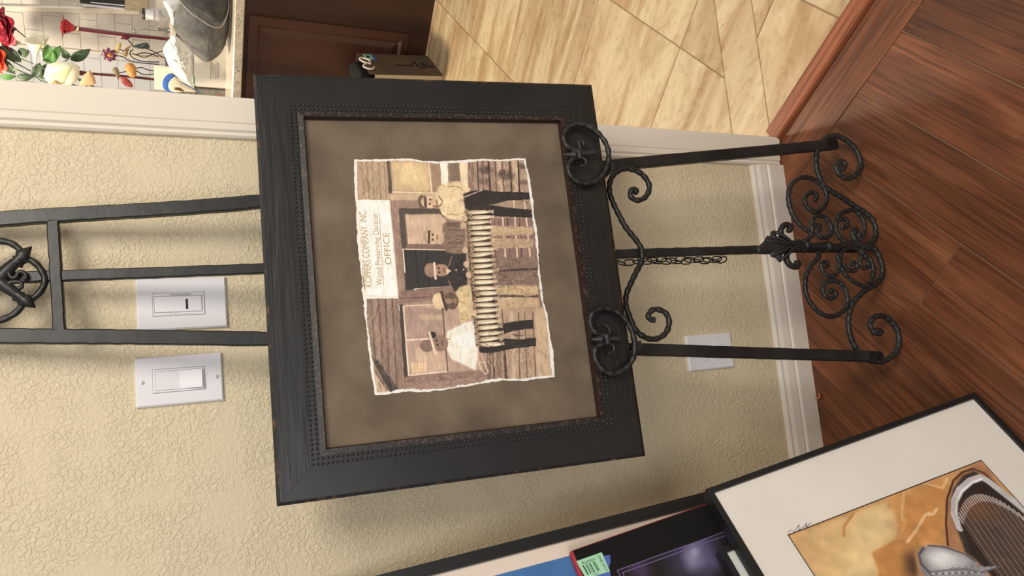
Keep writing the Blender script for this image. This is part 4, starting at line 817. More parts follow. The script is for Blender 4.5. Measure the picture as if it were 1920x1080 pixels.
cc.poly([(-160.5,177.4),(-143.4,161),(-133,140.8),(-127.2,117.2),(-128.6,100.2),(-146.7,94),(-207.4,81.6),(-355.3,135),(-299.2,236.4),(-200.7,195.6)], (50,40,36), 1, 1)
for i in range(26):
    t = i/25
    q0 = np.array([(-160.9,176.5),(-131,136.4),(-129.5,101.1),(-204.4,83.7)])
    st = q0[0]*(1-t)**3 + 3*q0[1]*t*(1-t)**2 + 3*q0[2]*t*t*(1-t) + q0[3]*t**3
    dr = np.array([(-160.9,176.5),(-300.8,195.8)]); dv = (dr[1]-dr[0]); cc.line([st, st+dv*1.6], 2.6, (136,118,106) if i % 2 else (104,84,72), .9)
    cc.line([st, st+dv*.08], 2.2, (214,206,204), .9)
cc.poly([(-149.5,163.5),(-147.4,130.9),(-162.9,114.7),(-181.1,122),(-171.6,153.6),(-162.3,172.7)], (170,104,62), .38, 10)
cc.poly([(-187.1,279.1),(-180.6,267.6),(-181.2,251.3),(-191.6,228.9),(-210.6,209.7),(-223.8,202.5),(-245.9,199.2),(-273.2,201.7),(-299.3,286.9),(-253.8,307.5),(-214.1,296.3)], (196,150,110), 1, 2)
cc.poly([(-188.4,275.5),(-181.9,264),(-182.6,247.6),(-192.1,229.4),(-209.9,211.5),(-223.2,204.3),(-244.5,202.8),(-269.3,212.2),(-299.3,286.9),(-240.9,289.2),(-209.2,287.4)], (150,146,150), 1, 1)
cc.poly([(-188.8,262.7),(-191,245.3),(-203.6,222.7),(-222.6,208.7),(-226.3,224.2),(-219.5,253.8),(-217.3,270.9),(-200.8,270.6)], (214,212,214), .95, 5)
cc.poly([(-193.4,261.9),(-196.9,240.9),(-211.3,224.9),(-217.9,235.7),(-213.1,260)], (238,236,236), .8, 5)
cc.line([(-219.1,277.1),(-201.3,280.6),(-188.9,274.2),(-183,261.2)], 4, (94,92,98), .9); cc.line([(-182.4,251.1),(-192.8,230),(-210.2,211.8),(-223.9,205.1)], 2.6, (90,86,90), .9)
fl = np.array([(-218.2,275.2),(-240.4,208.5)])
for i in range(16):
    a_ = fl[0]+(fl[1]-fl[0])*i/15; cc.line([a_, a_+np.array([-3, -30])], 3.2, (96, 94, 100) if i % 2 else (216, 214, 218), .8)
cc.line([(-215.4,276.2),(-220.3,254.5),(-229.1,226.7),(-240.4,208.5)], 2.2, (110, 106, 110), .8)
cc.noise(.02, 0, 8); cc.noise(.03, 5, 9)
cc.build('painting', P, -.0004, M_print, car)
mesh('painting_border', *prism_geo(P, [(AR1-.2, AB_), (AR1+1.2, AB_-1.2), (AR1+1.2, AT+1.2), (AR1-.2, AT)], -.0006, -.0002), M_slot, car)
prism('painting_border', P, [(AR1-330, AB_), (AR1, AB_), (AR1+1.2, AB_-1.2), (AR1-330, AB_-1.2)], -.0006, -.0002, M_slot, car)
prism('painting_border', P, [(AR1-330, AT), (AR1, AT), (AR1+1.2, AT+1.2), (AR1-330, AT+1.2)], -.0006, -.0002, M_slot, car)
sg = [(-93.7,432.6),(-92.4,425.9),(-95.6,423.4),(-92.5,416.6),(-89.4,409.7),(-96.1,416),(-94.9,410),(-94,403.5),(-90.5,397.5),(-96.4,402.9),(-94.8,398.2),(-92.7,391.5)]
tube('signature', [P.pt(a, b, -.0006) for a, b in sg], .0005, M_seam, car, 4, k=3)
box('glass', P, -633, 2, -4, 506, .0008, .0022, M_glass, car)

P4 = empty('white_matted_print', 'thin black framed print with pale mat wedged behind the car painting', 'picture', P.pt(-72, 0, -.03))
frame_set(P4, P, -690, -71, -4, 532, 9, -.027, .022, M_black, 0)
box('mat_board', P, -682, -79.5, 4, 524, -.046, -.032, mat('white_mat_board', S(216, 217, 208), rough=.8), P4)

Q = PL_Q
TQ = [(-1.2,727),(-50.5,674.5)]
qa, qb = TQ[0]; QA = qa
gp = empty('glow_print', 'black bordered print with red edges and purple glow wearing a green sticker', 'picture', Q.pt(0, 0, 0))
box('canvas', Q, qa-600, qa, 0, qb, -.017, -.0003, M_blackp, gp)
for (a0, a1, b0, b1) in ((qa, qa+1.1, 0, qb+2.5), (qa-600, qa, qb, qb+5.0)):
    box('red_edge', Q, a0, a1, b0, b1, -.017, 0, M_red if b0 else M_red2, gp)
pa, pb = TQ[1]
gc = Canvas(pa-300, pa, 60, pb, 2.0, (30,26,26))
gq = np.array([(-66.1,552.4)][0])
gc.ell(gq, 40, 30, (88,80,120), -.6, .8, 1.4); gc.ell(gq+np.array([0, -4]), 20, 14, (170,168,190), -.7, .9, 1.6); gc.ell(gq+np.array([-14, -22]), 22, 14, (96,90,130), -.7, .7, 1.5)
gc.ell([(-57.6,641.7)][0], 22, 12, (78,60,96), .3, .8, 1.5)
gc.poly([(pa-300, 60), (pa-120, 60), (pa-90, pb-150), (pa-300, pb-60)], (58, 44, 84), .6, 10)
gc.noise(.04, 2, 12); gc.build('glow_picture', Q, .0001, M_print, gp)
M_pur = mat('purple_line', S(108, 92, 140), rough=.6)
for k in (0, 6):
    a_, b_ = pa-k, pb-k
    mb = MB().add(*prism_geo(Q, [(a_-1.3, 40), (a_, 40), (a_, b_), (a_-1.3, b_-1.3)], .0001, .0004)).add(*prism_geo(Q, [(a_-300, b_), (a_, b_), (a_-1.3, b_-1.3), (a_-300, b_-1.3)], .0001, .0004))
    mb.build('border_line', M_pur, gp)
# sticker on painter's tape, stuck to the print's corner
st = [(-18.1,728.3),(-18.2,685.7),(-49.1,685.3),(-47.8,724.2)]
M_stk = mat('green_sticker', S(168, 220, 182), rough=.6); M_tape = mat('blue_tape', S(66, 92, 170), S(80, 110, 186), 40, .7); M_ink2 = mat('dark_print_ink', S(34, 64, 50), rough=.7)
tp = [(-22.7,690.1),(-26.2,675),(-36.4,678.8),(-44.6,685.5),(-50.6,685.5),(-60.5,689.4),(-49.4,725.2)]
tape = prism('tape', Q, tp, .0004, .0010, M_tape, gp)
stk = prism('sticker', Q, st, .0010, .0014, M_stk, gp)
xd = np.array(st[1], float)-np.array(st[0], float); SW = np.linalg.norm(xd); xd /= SW; yd = np.array(st[0], float)-np.array(st[3], float); SH = np.linalg.norm(yd); yd /= SH
def spt(u, v): return np.array(st[3]) + xd*SW*u + yd*SH*v
def strip_on(u0, u1, v0, v1, m): 
    return [Q.pt(*spt(u, v), .0016) for u, v in ((u0, v0), (u1, v0), (u1, v1), (u0, v1))], [(0, 1, 2, 3)]
mb = MB()
for u0, u1 in ((.12, .17), (.235, .27), (.30, .308), (.325, .335), (.35, .36), (.385, .42), (.50, .508), (.52, .55), (.575, .60)): mb.add(*strip_on(u0, u1, .16, .68, None))
mb.build('bar_code', M_ink2, stk)
def stk_text(s, u, v, size, ang=0, sq=1.):
    o = text('sticker_lettering', s, size, Q, 0, 0, .0016, M_ink2, None); q = spt(u, v); ca, sa = math.cos(ang), math.sin(ang)
    for vv in o.data.vertices:
        x, y = (vv.co-Q.O).dot(Q.e)*1000*sq, (vv.co-Q.O).dot(Q.u)*1000; x, y = x*ca-y*sa, x*sa+y*ca
        w = q + xd*x + yd*y; vv.co = Q.pt(w[0], w[1], .0016) - Vector(gp.location)
    o.parent = stk; return o
stk_text('Auction', .40, .80, .0078, 0, .9); stk_text('Item', .42, .07, .0045); stk_text('ONE-WO!', .82, .47, .0062, -math.pi/2, .95)

B = PL_B
bl = [(42.3,972.3),(44.3,426.9)] + [(21.9,907.6),(26.4,445.3),(0,820.3),(1.7,694)]
a_out = (bl[0][0]+bl[1][0])/2; a_mat = (bl[2][0]+bl[3][0])/2; a_art = (bl[4][0]+bl[5][0])/2
bp_ = empty('blue_print', 'tall black framed print with pale pink mat and blue picture against wall', 'picture', B.pt(a_out, 0, 0))
frame_set(bp_, B, a_out-760, a_out, 6, 1200, a_out-a_mat, .0, .026, M_black, 0)
box('mat_board', B, a_out-745, a_mat+2, 20, 1186, -.010, -.007, M_pinkm, bp_)
box('blue_picture', B, a_out-730, a_art, 40, 1170, -.0072, -.0062, mat('blue_sky_print', S(52, 104, 162), S(72, 124, 180), 5, .5), bp_)

# small shiny copper piece on the floor by the baseboard
cpn = empty('copper_bead', 'tiny shiny copper bead lying on the floor against the baseboard', 'bead', (-.143, -.0245, 0))
M_cop = mat('copper', S(214, 150, 124), rough=.15, metal=1)
lathe('ring', (-.146, -.0245, .0052), (.5, -.8, .2), [(.0026, -.002), (.0050, -.002), (.0052, 0), (.0050, .002), (.0026, .002), (.0026, -.002)], M_cop, cpn, 14)
blob('stud', (-.1405, -.0265, .0034), .0035, .0035, .0034, M_cop, cpn)

# ------------------------------------------------------------ kitchen beyond the opening
M_ktile = mat('white_wall_tile', S(216, 210, 202), rough=.3); M_kt2 = mat('white_wall_tile_daylit', S(206, 208, 214), rough=.3)  # second one: same white tile with bluish daylight put into its colour
M_kw = mat('tile_joint', S(206, 200, 192), rough=.8)
KA, KB = K(3.32), K(3.44)
wa = tag(box('wall_far', KA, -792, 2400, 0, 2600, -.1, 0, M_kw), kind='structure')
wb_ = tag(box('wall_side', KB, -3600, -780, 0, 2600, -.1, 0, M_kw), kind='structure')
tag(box('trim_3', KA, -806, -791, 900, 2600, -.12, .006, mat('beige_corner_trim', S(216, 206, 190), rough=.5), None, .002), kind='structure')
def tiles(P_, a0, a1, z0, z1, m, parent, c=0.):
    r_ = 0; z = z0
    while z < z1:
        x = a1 + (76 if r_ % 2 else 0)
        while x > a0:
            x0, x1 = max(x-152, a0), min(x, a1)
            if x1-x0 > 12: box('tile', P_, x0+.9, x1-.9, z+.9, z+76.5, c, c+.003, m, parent, .0008)
            x -= 153.4
        z += 77.5; r_ += 1
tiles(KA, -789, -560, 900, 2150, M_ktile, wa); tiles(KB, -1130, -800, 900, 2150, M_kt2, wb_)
# window beside the sink
win = empty('window_1', None, None); tag(win, kind='structure')
M_sash = mat('dark_sash', S(46, 44, 40), rough=.4)
prism('window_frame', KA, [(-636.1,2086.4),(-658.3,2089.7),(-578.9,1251),(-549.5,1250)], 0, .018, M_trim, win, .003)
prism('window_sash', KA, [(-557,1496.3),(-554.8,1321.3),(-559.8,1319.1),(-566.1,1496.9)], 0, .024, M_white, win, .001)
prism('window_sash', KA, [(-369.2,1496.9),(-554.9,1509.6),(-549.2,1318.7),(-341,1310.1)], 0, .010, M_sash, win, .001)
prism('window_bead', KA, [(-544.3,1463.8),(-540,1318.3),(-544,1318.5),(-548.4,1464.1)], .010, .014, M_white, win)
prism('window_sill', KA, [(-340.7,1307.8),(-559.5,1316.8),(-553.2,1216.6),(-326,1210.5)], 0, .03, mat('taupe_sill', S(150, 138, 112), S(168, 156, 130), 60, .6), win)
# cabinet
cab = empty('kitchen_cabinet', 'dark reddish wooden kitchen cabinet under the granite counter', 'cabinet', K(2.7).pt(0, 0))
KC = K(2.586)
box('body', KC, -1500, 1900, 0, 848, -.6, 0, M_wood, cab)
M_wd2 = mat('dark_door_wood', S(56, 32, 22), S(76, 44, 31), 10, .4, stretch=(1, 1, .12), detail=6)
da0, da1, db0, db1 = -760, -282, 100, 828
dr = bpy.data.objects.new('door', None); link(dr, cab)
def ring4(P_, r0, r1, c0, c1, cb, m, name, parent):
    A = [(r0[0], r0[2]), (r0[1], r0[2]), (r0[1], r0[3]), (r0[0], r0[3])]; Bq = [(r1[0], r1[2]), (r1[1], r1[2]), (r1[1], r1[3]), (r1[0], r1[3])]
    vs = [P_.pt(*q, c0) for q in A] + [P_.pt(*q, c1) for q in Bq] + [P_.pt(*q, cb) for q in A] + [P_.pt(*q, cb) for q in Bq]; fs = []
    for k in range(4):
        j = (k+1) % 4; fs += [(k, j, 4+j, 4+k), (8+k, 8+j, j, k), (4+k, 4+j, 12+j, 12+k), (12+k, 12+j, 8+j, 8+k)]
    return mesh(name, vs, fs, m, parent)
ring4(KC, (da0, da1, db0, db1), (da0+34, da1-34, db0+34, db1-34), .016, .018, 0, M_wd2, 'door_frame', dr)
ring4(KC, (da0+34, da1-34, db0+34, db1-34), (da0+50, da1-50, db0+50, db1-50), .018, .006, 0, M_wd2, 'moulding', dr)
ring4(KC, (da0+50, da1-50, db0+50, db1-50), (da0+75, da1-75, db0+75, db1-75), .006, .013, 0, M_wd2, 'panel_bevel', dr)
box('panel', KC, da0+75, da1-75, db0+75, db1-75, 0, .013, M_wd2, dr)
ctop = empty('countertop', 'speckled pale granite counter slab on the dark cabinet', 'countertop', K(2.9).pt(0, 849))
KT = K(2.553)
box('slab', KT, -1520, 1920, 849, 889, -.44, 0, M_granite, ctop, .004)
mb = MB(); g = np.random.default_rng(3)
for i in range(70):
    a, b_, r_ = g.uniform(-760, -170), g.uniform(852, 882), g.uniform(.8, 2.6)
    mb.add(*prism_geo(KT, [(a+r_*math.cos(t_)*g.uniform(.7, 1.3), b_+r_*math.sin(t_)) for t_ in np.arange(0, 6.28, 1.05)], -.001, .0003))
tag(mb.build('dark_specks', M_speck, ctop), kind='stuff')
KL = K(3.0)
ledge = empty('raised_ledge', 'raised stone ledge behind the counter carrying the flowers', 'ledge', KL.pt(-650, 889))
box('ledge_front', KL, -1500, -150, 889, 1098, -.3, -.02, mat('ledge_stone', S(128, 112, 96), S(160, 144, 124), 40, .6), ledge)
box('ledge_top', KL, -1500, -150, 1098, 1122, -.31, .0, M_granite, ledge, .003)

# things on the counter
def K2(s): return K(s)
M_grey = mat('grey_suede', S(84, 82, 81), S(124, 122, 118), 26, .9, 0, .4, 60, .003, lo=.3, hi=.75, detail=7)
M_grey2 = mat('grey_suede_dark', S(66, 63, 62), S(84, 80, 78), 30, .9)
bag = empty('grey_cloth_bag', 'slouching grey suede bag with pale piping on the granite counter', 'bag', K(2.68).pt(-420, 889))
Kb = K(2.72)
pillow('body', Kb, [(-349.7,1101.4),(-422.4,1122.6),(-465.3,1094.5),(-522.4,1048.1),(-563.6,1000.4),(-562.9,972.4),(-534.8,936.7),(-496.9,913.4),(-442.8,898.7),(-377.7,892.5),(-298.1,892.8),(-225,896.8),(-222.4,992.6),(-273.6,1074.9)], .10, M_grey, bag, 0, 9, .0016, 4, .55)
pillow('flap', Kb, [(-299.4,1088),(-329.2,1037.2),(-363.6,983.1),(-370.2,951.8),(-356.4,924.7),(-316.6,908),(-270.4,901.4),(-219.7,916.3),(-227.7,1030.1),(-266.7,1082.3)], .06, M_grey2, bag, .052, 6, .001, 4, .6)
tube('piping', [Kb.pt(a, b, c_) for (a, b), c_ in zip([(-291.9,1091.7),(-306.2,1078.7),(-321.5,1056.1),(-335.6,1029.5),(-351.5,1002.6),(-364.8,975.3),(-369.8,951.9),(-359.2,930.5),(-325.7,913.6),(-287.3,904.8),(-250.2,903.1)], (.062, .075, .092, .1, .104, .104, .1, .094, .084, .074, .06))], .0016, mat('pale_piping', S(214, 208, 198), rough=.7), bag, 6)
M_tis = mat('white_tissue', S(246, 243, 236), rough=.9)
tb = empty('tissue_box', 'white tissue box with small print and tissue pulled out', 'box', K(2.85).pt(-650, 889))
bx = [(-585.9,1028.4),(-735.8,1019.4),(-574.2,917.3),(-768,919.6),(-721.7,915)]
Kt = K(2.84)
zt = bx[0][1]; al, ar_, az = bx[1][0]+0, bx[0][0]+60, 889
vs = []
cr = Kt.pt(al, 0); right = Kt.pt(ar_, 0); back = Vector((-.80, .30, 0))*.13 + Vector((.0, .12, 0))
for z in (.889, zt/1000):
    for q in (cr, right, right + Vector((r2, r2, 0))*.11, cr + Vector((-r2*.3 + r2*.7, r2*.3 + r2*.7, 0))*.11): vs.append(Vector((q.x, q.y, z)))
mesh('carton', vs, [(3, 2, 1, 0), (4, 5, 6, 7), (0, 1, 5, 4), (1, 2, 6, 5), (2, 3, 7, 6), (3, 0, 4, 7)], mat('white_carton', S(226, 222, 210), rough=.6), tb)
gbx = empty('dark_keepsake_box', 'grey and reddish brown box under the blue dish beside the tissue box', 'box', Kt.pt(al-60, 889))
box('body', Kt, al-150, al-12, 889, zt-10, -.022, .004, mat('grey_box_paper', S(112, 108, 102), S(140, 134, 124), 40, .6), gbx, .002)
box('lid', Kt, al-152, al-11, zt-10, zt-2, -.024, .006, mat('brown_box_lid', S(96, 74, 62), rough=.6), gbx, .001)
box('band', Kt, al-150, al-30, 905, 925, .004, .0048, mat('rust_band', S(160, 104, 84), rough=.6), gbx)
box('coloured_edge', Kt, al-10, al+45, zt-1.5, zt+1.5, -.004, .001, mat('green_edge', S(70, 150, 100), rough=.6), tb)
mb = MB()
for i in range(6):
    (a0, b0), (a1, b1) = [(-605.8,956.3),(-696,921.1)]
    z = b0+(b1-b0)*i/5
    mb.add(*box_geo(Kt, a1+4*((i*7) % 3), a0-6*((i*5) % 4), z-1.1, z+1.1, .0002, .0008))
mb.build('fine_print', M_seam, tb)
pillow('tissue', K(2.87), [(-508.1,1111.7),(-532.8,1134.9),(-580,1161.2),(-614.9,1151.9),(-667.8,1134.5),(-701.5,1100.3),(-735.4,1059.2),(-757,1034.2),(-694.6,1026.9),(-597.6,1030.6),(-576.2,1042.9),(-547.3,1067.2)], .035, M_tis, tb, 0, 6, .0045, 2, .7, seed=4)
pillow('tissue', K(2.88), [(-365.3,1157.3),(-354.2,1120.6),(-354.8,1078),(-414.6,1097.8),(-470.7,1116),(-435.7,1129.3),(-403,1140.6)], .025, M_tis, tb, 0, 5, .0025, 2, .7, seed=6)
cd = empty('cream_card', 'square cream card standing behind the blue dish', 'card', K(2.96).pt(-700, 889))
k0 = [(-699.8,1199.6),(-819.6,1202.3),(-696.6,1135.3),(-821.7,1198.2)]
box('sheet', K(2.96), k0[1][0], k0[0][0], 889, k0[0][1], -.004, 0, mat('cream_card_paper', S(240, 232, 212), rough=.7), cd)
box('inner_panel', K(2.96), k0[1][0]+8, k0[0][0]-8, 930, k0[0][1]-8, 0, .0006, mat('cream_card_inner', S(246, 238, 216), rough=.7), cd)
ds = empty('blue_dish', 'small blue and cream ceramic dish with gold centre leaning on the card', 'dish', K(2.8).pt(-700, 889))
Kd = K(2.795)
dish = [(-663.9,1131.6),(-685.5,1157.7),(-718.6,1169),(-745.6,1160.6),(-759.5,1132.7),(-756,1092.1),(-747.8,1051.2),(-749,1009.9),(-731.9,1030.7),(-713.7,1063.5),(-697.7,1091.8),(-676.4,1109.8)]
M_blue = mat('cobalt_glaze', S(40, 84, 176), S(82, 128, 204), 12, .2)
pillow('rim', Kd, dish, .012, M_blue, ds, 0, 6)
cen = np.mean(np.array(dish), 0)
pillow('glaze', Kd, [tuple(cen+(np.array(q)-cen)*.8+np.array([-2, -7])) for q in dish], .008, mat('cream_glaze', S(236, 226, 200), rough=.25), ds, .0075, 5)
pillow('gold_centre', Kd, [(-725.6,1118.2),(-725.6,1092),(-745.4,1077.8),(-740.7,1104.2),(-739.7,1119.6)], .006, mat('bronze_glaze', S(130, 100, 60), S(80, 62, 44), 60, .3), ds, .013, 4)

KS = K(3.02)
jar = empty('spice_jar', 'small grey labelled jar with black lid beside the window', 'jar', K(3.06).pt(-560, 1122))
jq = [(-496.4,1241),(-495,1229.7),(-469,1222.2),(-519.4,1223.5),(-482.8,1133.4)]
jr = abs(jq[2][0]-jq[3][0])/2000; jx = jq[0][0]; jo = K(3.08).pt(jx, 0)
lathe('body', (jo.x, jo.y, 1.122), (0, 0, 1), [(0, 0), (jr, 0), (jr, (jq[1][1]-1122)/1000), (0, (jq[1][1]-1122)/1000)], mat('grey_label', S(176, 172, 170), S(196, 194, 194), 60, .4), jar)
lathe('lid', (jo.x, jo.y, jq[1][1]/1000), (0, 0, 1), [(jr*1.02, 0), (jr*1.02, (jq[0][1]-jq[1][1])/1000), (0, (jq[0][1]-jq[1][1])/1000)], M_slot, jar)
for z, h_ in ((.035, .012), (.065, .006)):
    lathe('label_print', (jo.x, jo.y, 1.122+z), (0, 0, 1), [(jr*1.015, 0), (jr*1.015, h_)], M_seam, jar)
M_chr = mat('chrome', S(180, 176, 170), rough=.2, metal=1)
tap = empty('filter_tap', 'slim chrome filter tap with hooked spout behind the grey bag', 'tap', K(3.06).pt(-640, 1122))
tq = [(-557.4,1134.4),(-562.5,1167.1),(-562.8,1201.8),(-563.9,1254.4),(-566.1,1272.6),(-574.6,1279.7),(-582,1277.7),(-583.5,1268.7)]
tube('spout', [K(3.06).pt(a, max(b, 1122), 0) for a, b in tq], .0028, M_chr, tap, 8)
lathe('base', K(3.06).pt(tq[0][0], 1122, 0), (0, 0, 1), [(.011, 0), (.011, .012), (.006, .02), (.006, .055), (.003, .06)], M_chr, tap, 14)
tube('handle', [K(3.06).pt(tq[0][0], 1170, 0), K(3.06).pt(tq[0][0]+28, 1178, 0)], .0022, M_chr, tap, 6, k=2)

# flowers
M_rg = mat('red_glass', S(150, 24, 36), S(196, 36, 40), 20, .15, coat=.5); M_stem = mat('dark_red_stem', S(98, 26, 34), rough=.2, coat=.4)
M_lf = mat('dark_green_leaf', S(50, 70, 50), S(92, 114, 82), 30, .5); M_lf2 = mat('mid_green_leaf', S(70, 118, 50), S(96, 146, 72), 20, .5); M_lf3 = mat('pale_green_leaf', S(136, 154, 118), S(170, 182, 148), 25, .5)
M_cal = mat('cream_petal', S(238, 232, 200), S(246, 242, 220), 20, .5); M_wire = mat('dark_wire', S(62, 54, 48), rough=.4, metal=.6)
M_rose = mat('deep_red_petal', S(120, 14, 38), S(176, 26, 54), 22, .5)
def petals(name, c, axis, n_, L_, w, open_, m, parent, phase=0., curl=.3, P_=None):
    """a whorl of cupped petals round an axis"""
    z = Vector(axis).normalized(); x = z.orthogonal().normalized(); y = z.cross(x); c = Vector(c)
    for k in range(n_):
        an = 6.2832*k/n_ + phase; rad = x*math.cos(an)+y*math.sin(an); tan = z.cross(rad); vs = []; fs = []
        for i in range(6):
            t = i/5; op = open_*(.35+.65*t); d = rad*math.sin(op)+z*math.cos(op); q = c + d*(L_*t) - z*(curl*L_*t**3) + rad*(curl*.4*L_*t**3)
            hw = w/2*math.sin(math.pi*min(.97, .12+.8*t))
            for s_ in (-1, -.5, 0, .5, 1): vs.append(q + tan*(hw*s_) + (z*.25-rad*.25*(1 if open_ < 1 else 0))*(hw*s_*s_))
        for i in range(5):
            for q_ in range(4): fs.append((i*5+q_, i*5+q_+1, i*5+q_+6, i*5+q_+5))
        sol(mesh(name, vs, fs, m, parent, True), .0008)
def mid(P_, q): return P_.pt(q[0], q[1], 0)
KF = K(3.10)
vc = KF.pt(-1010, 1122)
vase = empty('flower_vase', 'tall clear vase of flowers standing on the raised ledge', 'vase', vc)
lathe('bowl', vc, (0, 0, 1), [(0, .001), (.065, .001), (.07, .02), (.064, .1), (.066, .19), (.075, .23), (.071, .23), (.062, .19), (.06, .1), (.066, .02), (0, .012)], mat('vase_glass', S(200, 210, 205), rough=.1, trans=.8), vase)
vt = KF.pt(-1010, 1300)
n_stems = [0]
def stem_to_vase(P_, q, parent, m=M_lf, r=.0028, off=0.):
    an = n_stems[0]*.95 + 2.2; n_stems[0] += 1
    p0 = P_.pt(q[0], q[1], -.004); d_ = Vector((math.cos(an), math.sin(an), 0)); p3 = vt + d_*.032; p1 = p0.lerp(p3, .5)+Vector((0, 0, .012)) + d_*.01
    tube('stem', [p0, p1, p3, vc + d_*.030 + Vector((0, 0, .02))], r, m, parent, 6, k=6)
rs = [('red_rose', 'deep red rose on the leafy bouquet at the far kitchen counter', [(-639.6,1813.5),(-634.7,1772.5),(-694.2,1819.7)], M_rose, 1.0), ('orange_rose', 'orange red rose half hidden lower in the bouquet', [(-782.4,1850.2),(-779.4,1821.1),(-823.6,1855)], mat('orange_red_petal', S(206, 50, 30), S(226, 84, 50), 22, .5), 1.0)]
for nm, lb, q, m_, kk in rs:
    r_ = abs(q[0][0]-q[2][0])/1000; o = empty(nm, lb, 'flower', mid(KF, q[0])); ax = (-.25, -.35, .75)
    c0 = KF.pt(q[0][0], q[0][1]-r_*1000*.8)
    for n_, f_, op, ph in ((3, .75, .25, 0), (4, .95, .5, .5), (5, 1.15, .8, .2), (6, 1.3, 1.15, .7)):
        petals('petal', c0, ax, n_, r_*1.35*f_, r_*1.5*f_, op, m_, o, ph, .12)
    lathe('calyx', c0 - Vector(ax).normalized()*.012, ax, [(.003, 0), (.009, .008), (.012, .016)], M_lf, o, 8)
    stem_to_vase(KF, (q[0][0], q[0][1]-r_*900), o, off=.01)
def calla(nm, lb, mouth_l, mouth_r, tip_top, base, P_, spadix, open_dir):
    o = empty(nm, lb, 'flower', P_.pt(*base)); ml, mr, b_, tt = (np.array(t, float) for t in (mouth_l, mouth_r, base, tip_top))
    cm = (ml+mr)/2; rx = np.linalg.norm(mr-ml)/2; vs = []; fs = []; ns = 20
    xd_ = (mr-ml)/np.linalg.norm(mr-ml)
    for i in range(9):
        t = i/8; c_ = b_ + (cm-b_)*t; r_ = 3 + (rx-3)*t**1.6
        for k in range(ns):
            an = 6.2832*k/ns; f_ = 1 + (.22*t**6); d = xd_*math.cos(an)*r_*f_; lift = (tt-cm)*max(0, math.sin(an))**2*t**3 if math.sin(an) > 0 else (0, 0)
            q_ = c_ + d + np.array(lift); vs.append(P_.pt(q_[0], q_[1], -math.sin(an)*r_/1000*open_dir))
    for i in range(8):
        for k in range(ns): fs.append((i*ns+k, i*ns+(k+1) % ns, (i+1)*ns+(k+1) % ns, (i+1)*ns+k))
    sol(mesh('spathe', vs, fs, M_cal, o, True), .0012)
    if spadix: tube('spadix', [P_.pt(*(b_+(cm-b_)*t), .002) for t in (.3, .6, .95)], lambda t: .004*(1-.4*t), mat('yellow_spadix', S(226, 176, 110), rough=.6), o, 8, k=3)
    stem_to_vase(P_, base, o, M_lf, .004); return o
KG = K(3.06)
q = [(-659,1724.7),(-693.7,1634.4),(-645.5,1692.5),(-781.7,1697.2)]
(q1, q2, q3, q4) = q
calla('calla_lily', 'upright cream calla lily seen from the side', (q1[0]-18, q1[1]-2), (q2[0]+18, q2[1]+22), q3, q4, KG, True, .8)
cl = calla('calla_lily', 'cream calla lily curling open behind the upright one', *[[(-682.4,1696.2),(-670.9,1640.2),(-669.3,1669.7),(-781.9,1671.5)][i] for i in range(4)], K(3.12), True, .7)
# big open calla seen face on
Kx = K(3.04)
q = [(-835.3,1664),(-798.5,1657.8),(-772,1643.6),(-756.7,1615.7),(-749.4,1579.4),(-751.1,1543.6),(-770.6,1520.7),(-803.3,1519.3),(-837.6,1531.5),(-862.3,1557.8),(-870.4,1607.1),(-866.2,1642.9)]
bc = empty('open_calla_lily', 'large cream calla lily facing the camera above the wall corner', 'flower', Kx.pt(*q[5]))
pillow('spathe', Kx, q, .028, M_cal, bc, 0, 7, 0, 4, .6)
pillow('inner_fold', Kx, [(-845.2,1653),(-814.7,1638.5),(-785.7,1600.3),(-766.3,1550.7),(-807.2,1559.8),(-850.1,1587.3),(-865.1,1630.8)], .012, mat('green_cream_petal', S(222, 222, 168), S(236, 232, 196), 20, .5), bc, .0205, 5)
tube('spadix', [Kx.pt(a, b, .036) for a, b in [(-861.1,1606.4),(-838.7,1622.6),(-850.9,1635.6)]][:2] + [Kx.pt(*[(-854.6,1635.9)][0], .034)], .0045, mat('orange_spadix', S(236, 180, 110), rough=.6), bc, 8, k=3)
stem_to_vase(Kx, q[9], bc, M_lf, .004)
lv = empty('leafy_spray', 'spray of dark green leaves among the roses and calla lilies', 'foliage', KF.pt(-900, 1650))
for (pts, w, m_, s_) in (([(-698,1790.5),(-696.4,1746.2)], 30, M_lf3, .0), ([(-721.2,1812.9),(-788.6,1754.2)], 56, M_lf, .006), ([(-743.5,1762.5),(-731.6,1716.5)], 46, M_lf, .004), ([(-794.7,1636.7),(-695.4,1642.9)], 58, M_lf2, -.01), ([(-789.5,1657.1),(-696.5,1589.7)], 46, M_lf2, -.008), ([(-754.4,1561),(-703.4,1587.2)], 36, M_lf, .0), ([(-757.4,1555.2),(-693.8,1466.8)], 48, M_lf, .006),
    ([(-778.8,1830.8),(-849.2,1786.7)], 46, M_lf, .004), ([(-817.7,1795),(-825.6,1766.8)], 18, M_lf3, .008), ([(-859.3,1779),(-852.8,1710.6)], 38, M_lf, .006), ([(-859.9,1708.3),(-784.7,1680.5)], 46, M_lf, .002), ([(-868.5,1682.2),(-789.5,1657.1)], 48, M_lf, -.004), ([(-768,1552.9),(-793.8,1518)], 16, M_lf, .004), ([(-865.7,1846.5),(-859.6,1782)], 30, M_lf2, .004), ([(-752.3,1844.8),(-717.7,1812.6)], 30, M_lf, 0.)):
    leaf('leaf', KF, pts[0], pts[1], w, m_, lv, s_+.01, .006)
